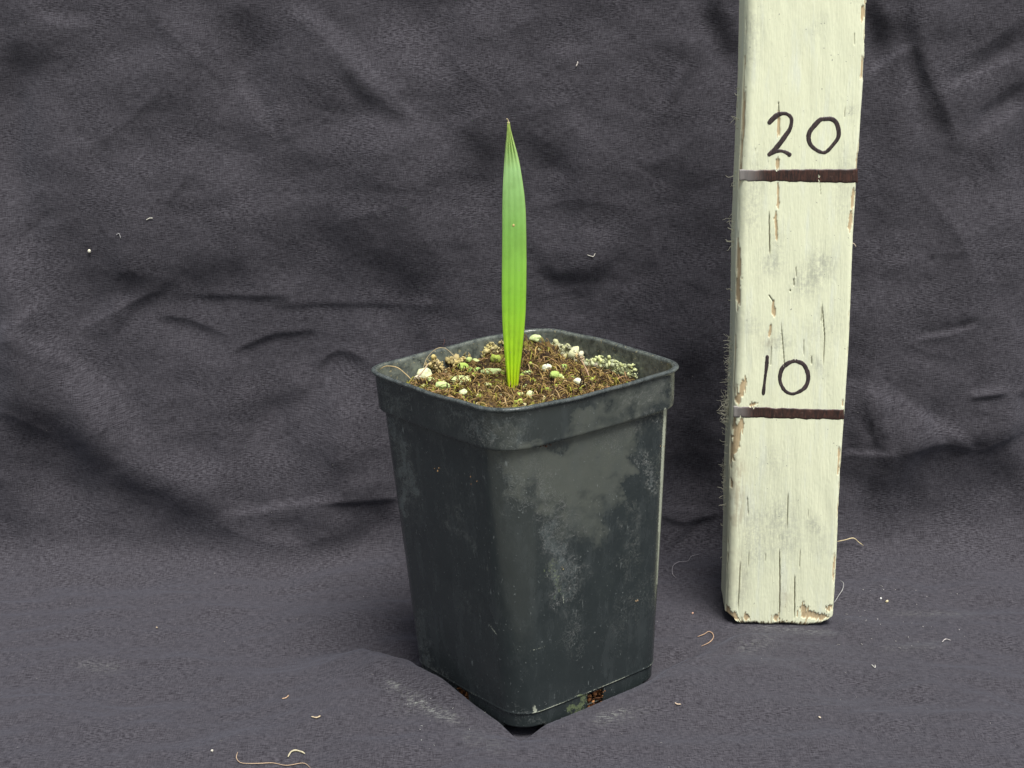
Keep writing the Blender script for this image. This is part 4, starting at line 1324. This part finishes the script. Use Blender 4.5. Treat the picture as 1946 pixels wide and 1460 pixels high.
def on_post(px, py, lift):
    """front face of the post at a pixel"""
    r = ray(px, py) @ QR; c = (CAM - np.array([QX, QY, 0])) @ QR
    t = (0 - c[1]) / r[1]
    p = c + t * r
    return np.array([p[0], -lift, p[2]])


surf_x = PVl[..., 0]; 
def surf_y(x, z):
    i = int(np.clip(np.searchsorted(PZs, z), 0, len(PZs) - 1))
    rowx = PVl[i, :, 0]; f_ = isfront[i] & (np.abs(PRG[:, 0]) < hw)
    idx = np.where(f_)[0]
    j = idx[np.argmin(np.abs(rowx[idx] - x))]
    return PVl[i, j, 1]


def slab_on_post(name, mat, L, Rr, fade=None, label=None, lift=.012, n_across=7):
    """L, Rr: left and right pixel edges of a brushed stroke; makes a thin closed slab lying on the painted face"""
    n = len(L); V_ = []; fd = []
    for a, b_, k in zip(L, Rr, range(n)):
        for q_ in np.linspace(0, 1, n_across):
            p = on_post(a[0] * (1 - q_) + b_[0] * q_, a[1] * (1 - q_) + b_[1] * q_, 0)
            p[1] = min(surf_y(p[0], p[2]), .03) - lift * (1 if 0 < q_ < 1 else .4)
            V_.append(p); fd.append(0 if fade is None else fade[k])
    m_ = len(V_)
    V_ = np.array(V_)
    Vb_ = V_.copy(); Vb_[:, 1] += .03 + lift
    VV = np.vstack([V_, Vb_])
    Ff = grid_faces(n, n_across)
    bound = [(i * n_across, (i + 1) * n_across) for i in range(n - 1)] + [((i + 1) * n_across - 1 + n_across, (i + 1) * n_across - 1) for i in range(n - 1)] \
        + [(i + 1, i) for i in range(n_across - 1)] + [((n - 1) * n_across + i, (n - 1) * n_across + i + 1) for i in range(n_across - 1)]
    Fq_ = np.array([(a, b_, b_ + m_, a + m_) for a, b_ in bound])
    o_ = mesh_obj(name, post_world(VV), np.vstack([Ff, Fq_]), mat, post, attrs={"fade": np.r_[fd, fd]})
    if label: o_["label"] = label
    return o_


jr = np.random.default_rng(21)
def mark(y0l, y0r, y1l, y1r, xl, xr, label, fl_):
    n = 90
    t = np.linspace(0, 1, n)
    jx = np.convolve(jr.normal(0, 1.0, n + 8), np.ones(5) / 5, 'same')[4:-4]; jx2 = np.convolve(jr.normal(0, 1.1, n + 8), np.ones(4) / 4, 'same')[4:-4]
    xs = xl + (xr - xl) * t
    L = [(x, y0l + (y0r - y0l) * q_ + j) for x, q_, j in zip(xs, t, jx)]
    Rr = [(x, y1l + (y1r - y1l) * q_ + j) for x, q_, j in zip(xs, t, jx2)]
    fade = np.clip(smooth(fl_, 0, t) * .9, 0, 1)
    slab_on_post("mark_line", M_INK, L, Rr, fade, label, n_across=9)


mark(323, 321, 344, 348, 1405, 1630, "upper brown marker line under the number 20", .25)
mark(773, 779, 793, 797.5, 1394, 1604, "lower dark brown marker line under the number 10", .2)


def digit(pts, wdt, label, closed=False):
    if closed: pts = list(pts) + [pts[0]]
    P_ = catmull([(*p, 0) for p in pts], 12 * len(pts))[:, :2]
    T = np.gradient(P_, axis=0); T /= np.linalg.norm(T, axis=1)[:, None] + 1e-9
    Nn = np.stack([-T[:, 1], T[:, 0]], 1)
    ww = wdt * 1.14 / 2 * (1 + .16 * np.sin(np.linspace(0, 9, len(P_)) + wdt))[:, None] + np.convolve(jr.normal(0, .5, len(P_) + 4), np.ones(5) / 5, 'valid')[:, None]
    if not closed:
        e = np.sqrt(np.clip(1 - (np.clip(1 - np.arange(len(P_)) / 3.0, 0, 1)) ** 2, .1, 1)); e = e * e[::-1]
        ww = ww * e[:, None]
    slab_on_post("numeral", M_PEN, P_ - Nn * ww, P_ + Nn * ww, None, label, n_across=5)


def z3(L): return [(1340 + a / 3.65, b_ / 3.65) for a, b_ in L]
def z4(L): return [(1340 + a / 3.2444, 400 + b_ / 3.2444) for a, b_ in L]
digit(z3([(437, 862), (470, 825), (510, 795), (555, 788), (590, 808), (600, 840), (588, 895), (555, 945), (515, 1000), (475, 1045), (435, 1082)]), 7.0, "handwritten digit 2 of the number 20, upper stroke")
digit(z3([(452, 1068), (490, 1050), (530, 1048), (565, 1060), (596, 1082)]), 6.2, "curved foot stroke of the handwritten 2")
digit(z3([(828, 826), (875, 826), (908, 850), (925, 900), (922, 955), (885, 1008), (845, 1050), (812, 1058), (768, 1038), (732, 1005), (718, 960), (726, 915), (762, 868), (798, 832)]), 6.8, "handwritten digit 0 of the number 20", True)
digit(z4([(384, 892), (379, 960), (369, 1040), (358, 1140)]), 5.4, "handwritten digit 1 of the number 10")
digit(z4([(555, 926), (602, 946), (628, 988), (636, 1035), (622, 1082), (590, 1112), (540, 1131), (495, 1114), (468, 1072), (461, 1028), (475, 976), (512, 942)]), 6.2, "handwritten digit 0 of the number 10", True)

# torn wood fibres along the left rear edge
bag = Bag()
wr = np.random.default_rng(33)
for py, n_, L_ in [(85, 1, 5), (175, 3, 7), (215, 3, 11), (228, 4, 8), (270, 2, 7), (312, 2, 10), (342, 3, 12), (412, 4, 12), (430, 3, 12), (455, 7, 9), (512, 2, 6), (560, 3, 10), (600, 4, 6),
                   (640, 12, 11), (655, 10, 9), (670, 10, 7), (685, 14, 9), (700, 12, 8), (718, 14, 10), (735, 10, 8), (752, 12, 11), (765, 18, 15), (775, 16, 13), (790, 8, 8), (808, 6, 10), (835, 5, 9), (870, 5, 5),
                   (885, 10, 8), (900, 10, 8), (915, 9, 10), (930, 7, 8), (965, 4, 5), (1010, 3, 4), (1060, 3, 3)]:
    for _ in range(n_):
        y = py + wr.normal(0, 7)
        # silhouette of the left rear edge
        z = np.interp(-y, -qy_[:, 0][::-1][::-1][::-1], PZs[::-1]) if False else None
        i = int(np.argmin(np.abs(qy_[:, 2] - y)))
        k0 = wr.integers(0, 40)
        p0 = PVl[i, k0].copy() if k0 < npr else PVl[i, 0].copy()
        d = np.array([-1, wr.normal(0, .4), wr.normal(0, .9)]); d /= np.linalg.norm(d)
        Lc = L_ * .030 * wr.uniform(.3, 1.2)
        pts = [p0]
        for q_ in range(5):
            d = d + wr.normal(0, .38, 3); d /= np.linalg.norm(d)
            pts.append(pts[-1] + d * Lc / 4)
        for q_ in range(1, 6): pts[q_][0] = min(pts[q_][0], p0[0])
        bag.tube(post_world(pts), np.linspace(1, .4, 6) * wr.uniform(.010, .022), np.array((.68, .66, .50)) * wr.uniform(.7, 1.2), 4)
fz_o = bag.build("wood_fibres", M_FIB, post)
tag(fz_o, "frayed pale wood fibres along the left edge", kind="stuff")
# paint curl clinging to the same edge near the ground mark, and splinter at the right
bag = Bag()
bag.tube(catmull([post_world([[hw - .02, .4, 13.9]])[0] + o_ for o_ in np.array([(0, 0, 3.28), (.12, 0, 3.22), (.2, 0, 3.1)])], 8), .018, (.5, .42, .34), 4)
bag.build("splinter", M_FIB, post)

# ------------------------------------------------------------------ bits lying on or stuck to the cloth
def bit(name, pix, r, c, label, cat, lift=.03, grp=None):
    pts = [on_cloth(x, y, lift + r + (h[0] if h else 0)) for x, y, *h in pix]
    return thread_obj(name, pts, r, c, label, cat, grp=grp)


bit("root_thread", [(452, 1432), (451, 1444), (460, 1452), (490, 1453), (520, 1452), (545, 1457), (575, 1452), (590, 1462)], .016, (.42, .31, .21), "long thin tan thread winding along the bottom edge of the cloth", "thread")
bit("root_thread", [(546, 1440), (553, 1433), (560, 1429), (572, 1431), (581, 1436)], .034, (.46, .42, .29), "short thick bent straw bit near the bottom edge of the cloth", "thread")
bit("root_thread", [(590, 1365), (600, 1366), (611, 1363)], .030, (.52, .42, .28), "straight tan straw bit left of the pot, the lower of two", "thread")
bit("root_thread", [(537, 1331), (543, 1328), (548, 1324)], .024, (.50, .34, .22), "small orange tan straw bit left of the pot, the upper of two", "thread")
bit("root_thread", [(1325, 1213), (1338, 1208), (1348, 1203), (1353, 1206), (1354, 1214), (1347, 1223), (1333, 1231)], .020, (.40, .27, .18), "forked hook of pinkish tan root lying between pot and post", "thread")
bit("root_thread", [(1283, 1339), (1288, 1340), (1293, 1341)], .024, (.56, .44, .32), "tiny tan straw bit on the cloth right of the pot's foot", "thread")
bit("root_thread", [(1556, 1364), (1561, 1367)], .030, (.60, .52, .40), "tiny pale straw bit in front of the post", "thread")
bit("lint_hair", [(1326, 1056, .05), (1314, 1060, .1), (1305, 1070, .1), (1290, 1072, .1), (1280, 1080, .1), (1279, 1092, .05), (1286, 1100)], .009, (.30, .29, .31), "fine grey hair curling on the cloth between pot and post", "hair")
bit("lint_hair", [(1586, 1150, .1), (1594, 1140, .2), (1600, 1130, .2), (1602, 1118, .2), (1597, 1108, .1)], .014, (.36, .36, .35), "wispy grey lint strand at the right foot of the post", "lint")
bit("lint_hair", [(1656, 1266), (1662, 1272), (1663, 1266)], .020, (.46, .45, .42), "small white curled lint bit in front and right of the post", "lint")
bit("lint_hair", [(1790, 1223), (1797, 1217), (1806, 1220)], .020, (.46, .43, .42), "pale lint bit on the cloth at the right side of the picture", "lint")
bit("straw", [(1588, 1035, .25), (1604, 1031, .3), (1618, 1029, .3), (1630, 1034, .2), (1640, 1040, .1)], .026, (.50, .42, .26), "dry straw strand sticking out behind the right edge of the post", "straw")
bit("lint_hair", [(278, 417), (284, 415), (291, 414)], .022, (.50, .49, .42), "pale comma-shaped lint bit stuck on the hung cloth, upper left", "lint")
bit("lint_hair", [(1116, 483), (1124, 488), (1129, 487), (1131, 481)], .020, (.52, .50, .44), "small V-shaped lint bit on the hung cloth right of the leaf", "lint")
bit("lint_hair", [(1098, 116), (1099, 121), (1096, 126)], .026, (.50, .46, .42), "small pale lint bit high on the hung cloth right of the leaf", "lint")
bit("lint_hair", [(222, 447), (228, 444), (230, 452)], .012, (.42, .42, .42), "faint grey lint tuft on the hung cloth between two pale specks", "lint")
b_ = Bag(); b_.blob(on_cloth(170.5, 478.5, .06), (.09, .07, .08), (.66, .64, .52), 3, .25, 2)
tag(b_.build("perlite_grain", M_PERL, None, base=on_cloth(170.5, 478.5, 0)), "single cream perlite grain stuck on the hung cloth at the left", "perlite grain")
for (px, py), r_, c, lab in [((1684, 1146), .075, (.60, .52, .34), "yellowish crumb in the sprinkle of crumbs right of the post"), ((1673, 1139), .055, (.60, .60, .60), "white crumb touching the yellowish one right of the post"),
                             ((1574, 1151 + 45), 0, None, None), ((1733, 1151), 0, None, None), ((405, 1429), .06, (.60, .58, .50), "white crumb near the bottom edge of the cloth at the left"),
                             ((297, 1194), .05, (.52, .42, .30), "small tan crumb alone on the flat cloth at the left"), ((1315, 1167), .055, (.46, .28, .20), "reddish crumb on the cloth between pot and post")]:
    if c is None: continue
    b_ = Bag(); b_.blob(on_cloth(px, py, r_ * .8), (r_, r_ * .8, r_ * .7), c, int(px), .3, 1)
    tag(b_.build("crumb", M_PERL, None, base=on_cloth(px, py, 0)), lab, "crumb")

bag = Bag()
srng = np.random.default_rng(99)
inview = np.where((CPX > 0) & (CPX < 1946) & (CPY > 0) & (CPY < 1460))
def speck(px, py, r_, c, sd_):
    p = on_cloth(px, py, r_ * .6)
    if sd_ % 3 == 0:
        d = srng.normal(0, 1, 3); d[1] *= .3; d /= np.linalg.norm(d)
        bag.tube([p - d * r_ * 2, p + np.array([0, -.01, .01]), p + d * r_ * 2], r_ * .4, c, 3)
    else: bag.blob(p, (r_, r_ * .8, r_ * .8), c, sd_, .3, 0)
CS = np.stack([CPX[::4, ::4].ravel(), CPY[::4, ::4].ravel()], 1)
idx = np.where((CS[:, 0] > -40) & (CS[:, 0] < 1990) & (CS[:, 1] > -30) & (CS[:, 1] < 1480))[0]
CLs = CL[::4, ::4].reshape(-1, 3)
NrmI = np.repeat(np.arange(0, nr, 4), len(XS[::4]))
def speck_i(i, r_, c, sd_):
    n_ = np.array([0, nY[NrmI[i]], nZ[NrmI[i]]])
    p = CLs[i] + n_ * r_ * .6 + srng.normal(0, .04, 3) * (1 - abs(n_))
    if sd_ % 3 == 0:
        d = srng.normal(0, 1, 3); d -= n_ * (d @ n_); d /= np.linalg.norm(d)
        bag.tube([p - d * r_ * 2.2, p + n_ * .01, p + d * r_ * 2.2], r_ * .35, c, 3)
    else: bag.blob(p, (r_, r_ * .8, r_ * .8), c, sd_, .3, 0)
for i in range(260):
    k = idx[srng.integers(len(idx))]
    low = CS[k, 1] > 1080
    g_ = srng.uniform(.10, .34) if low else srng.uniform(.06, .18)
    speck_i(k, srng.uniform(.010, .024), np.array((g_, g_ * .97, g_ * .94)), i)
cl2 = idx[(np.abs(CS[idx, 0] - 1700) < 150) & (np.abs(CS[idx, 1] - 1175) < 60)]
for i in range(40):
    k = cl2[srng.integers(len(cl2))]
    speck_i(k, srng.uniform(.015, .035), np.array((.36, .35, .34)) * srng.uniform(.5, 1.2), i + 1000)
cl3 = idx[(np.hypot(CS[idx, 0] - 830, (CS[idx, 1] - 1345) * 1.6) < 120) & (CS[idx, 1] > 1300)]
for i in range(24):
    k = cl3[srng.integers(len(cl3))]
    speck_i(k, srng.uniform(.010, .028), np.array((.5, .52, .48)) * srng.uniform(.5, 1.1), i + 2000)
o = bag.build("dust_specks", M_FIB, None, base=(0, 0, 0))
tag(o, "pale dust specks and crumbs sprinkled over the dark cloth", "dust", kind="stuff")
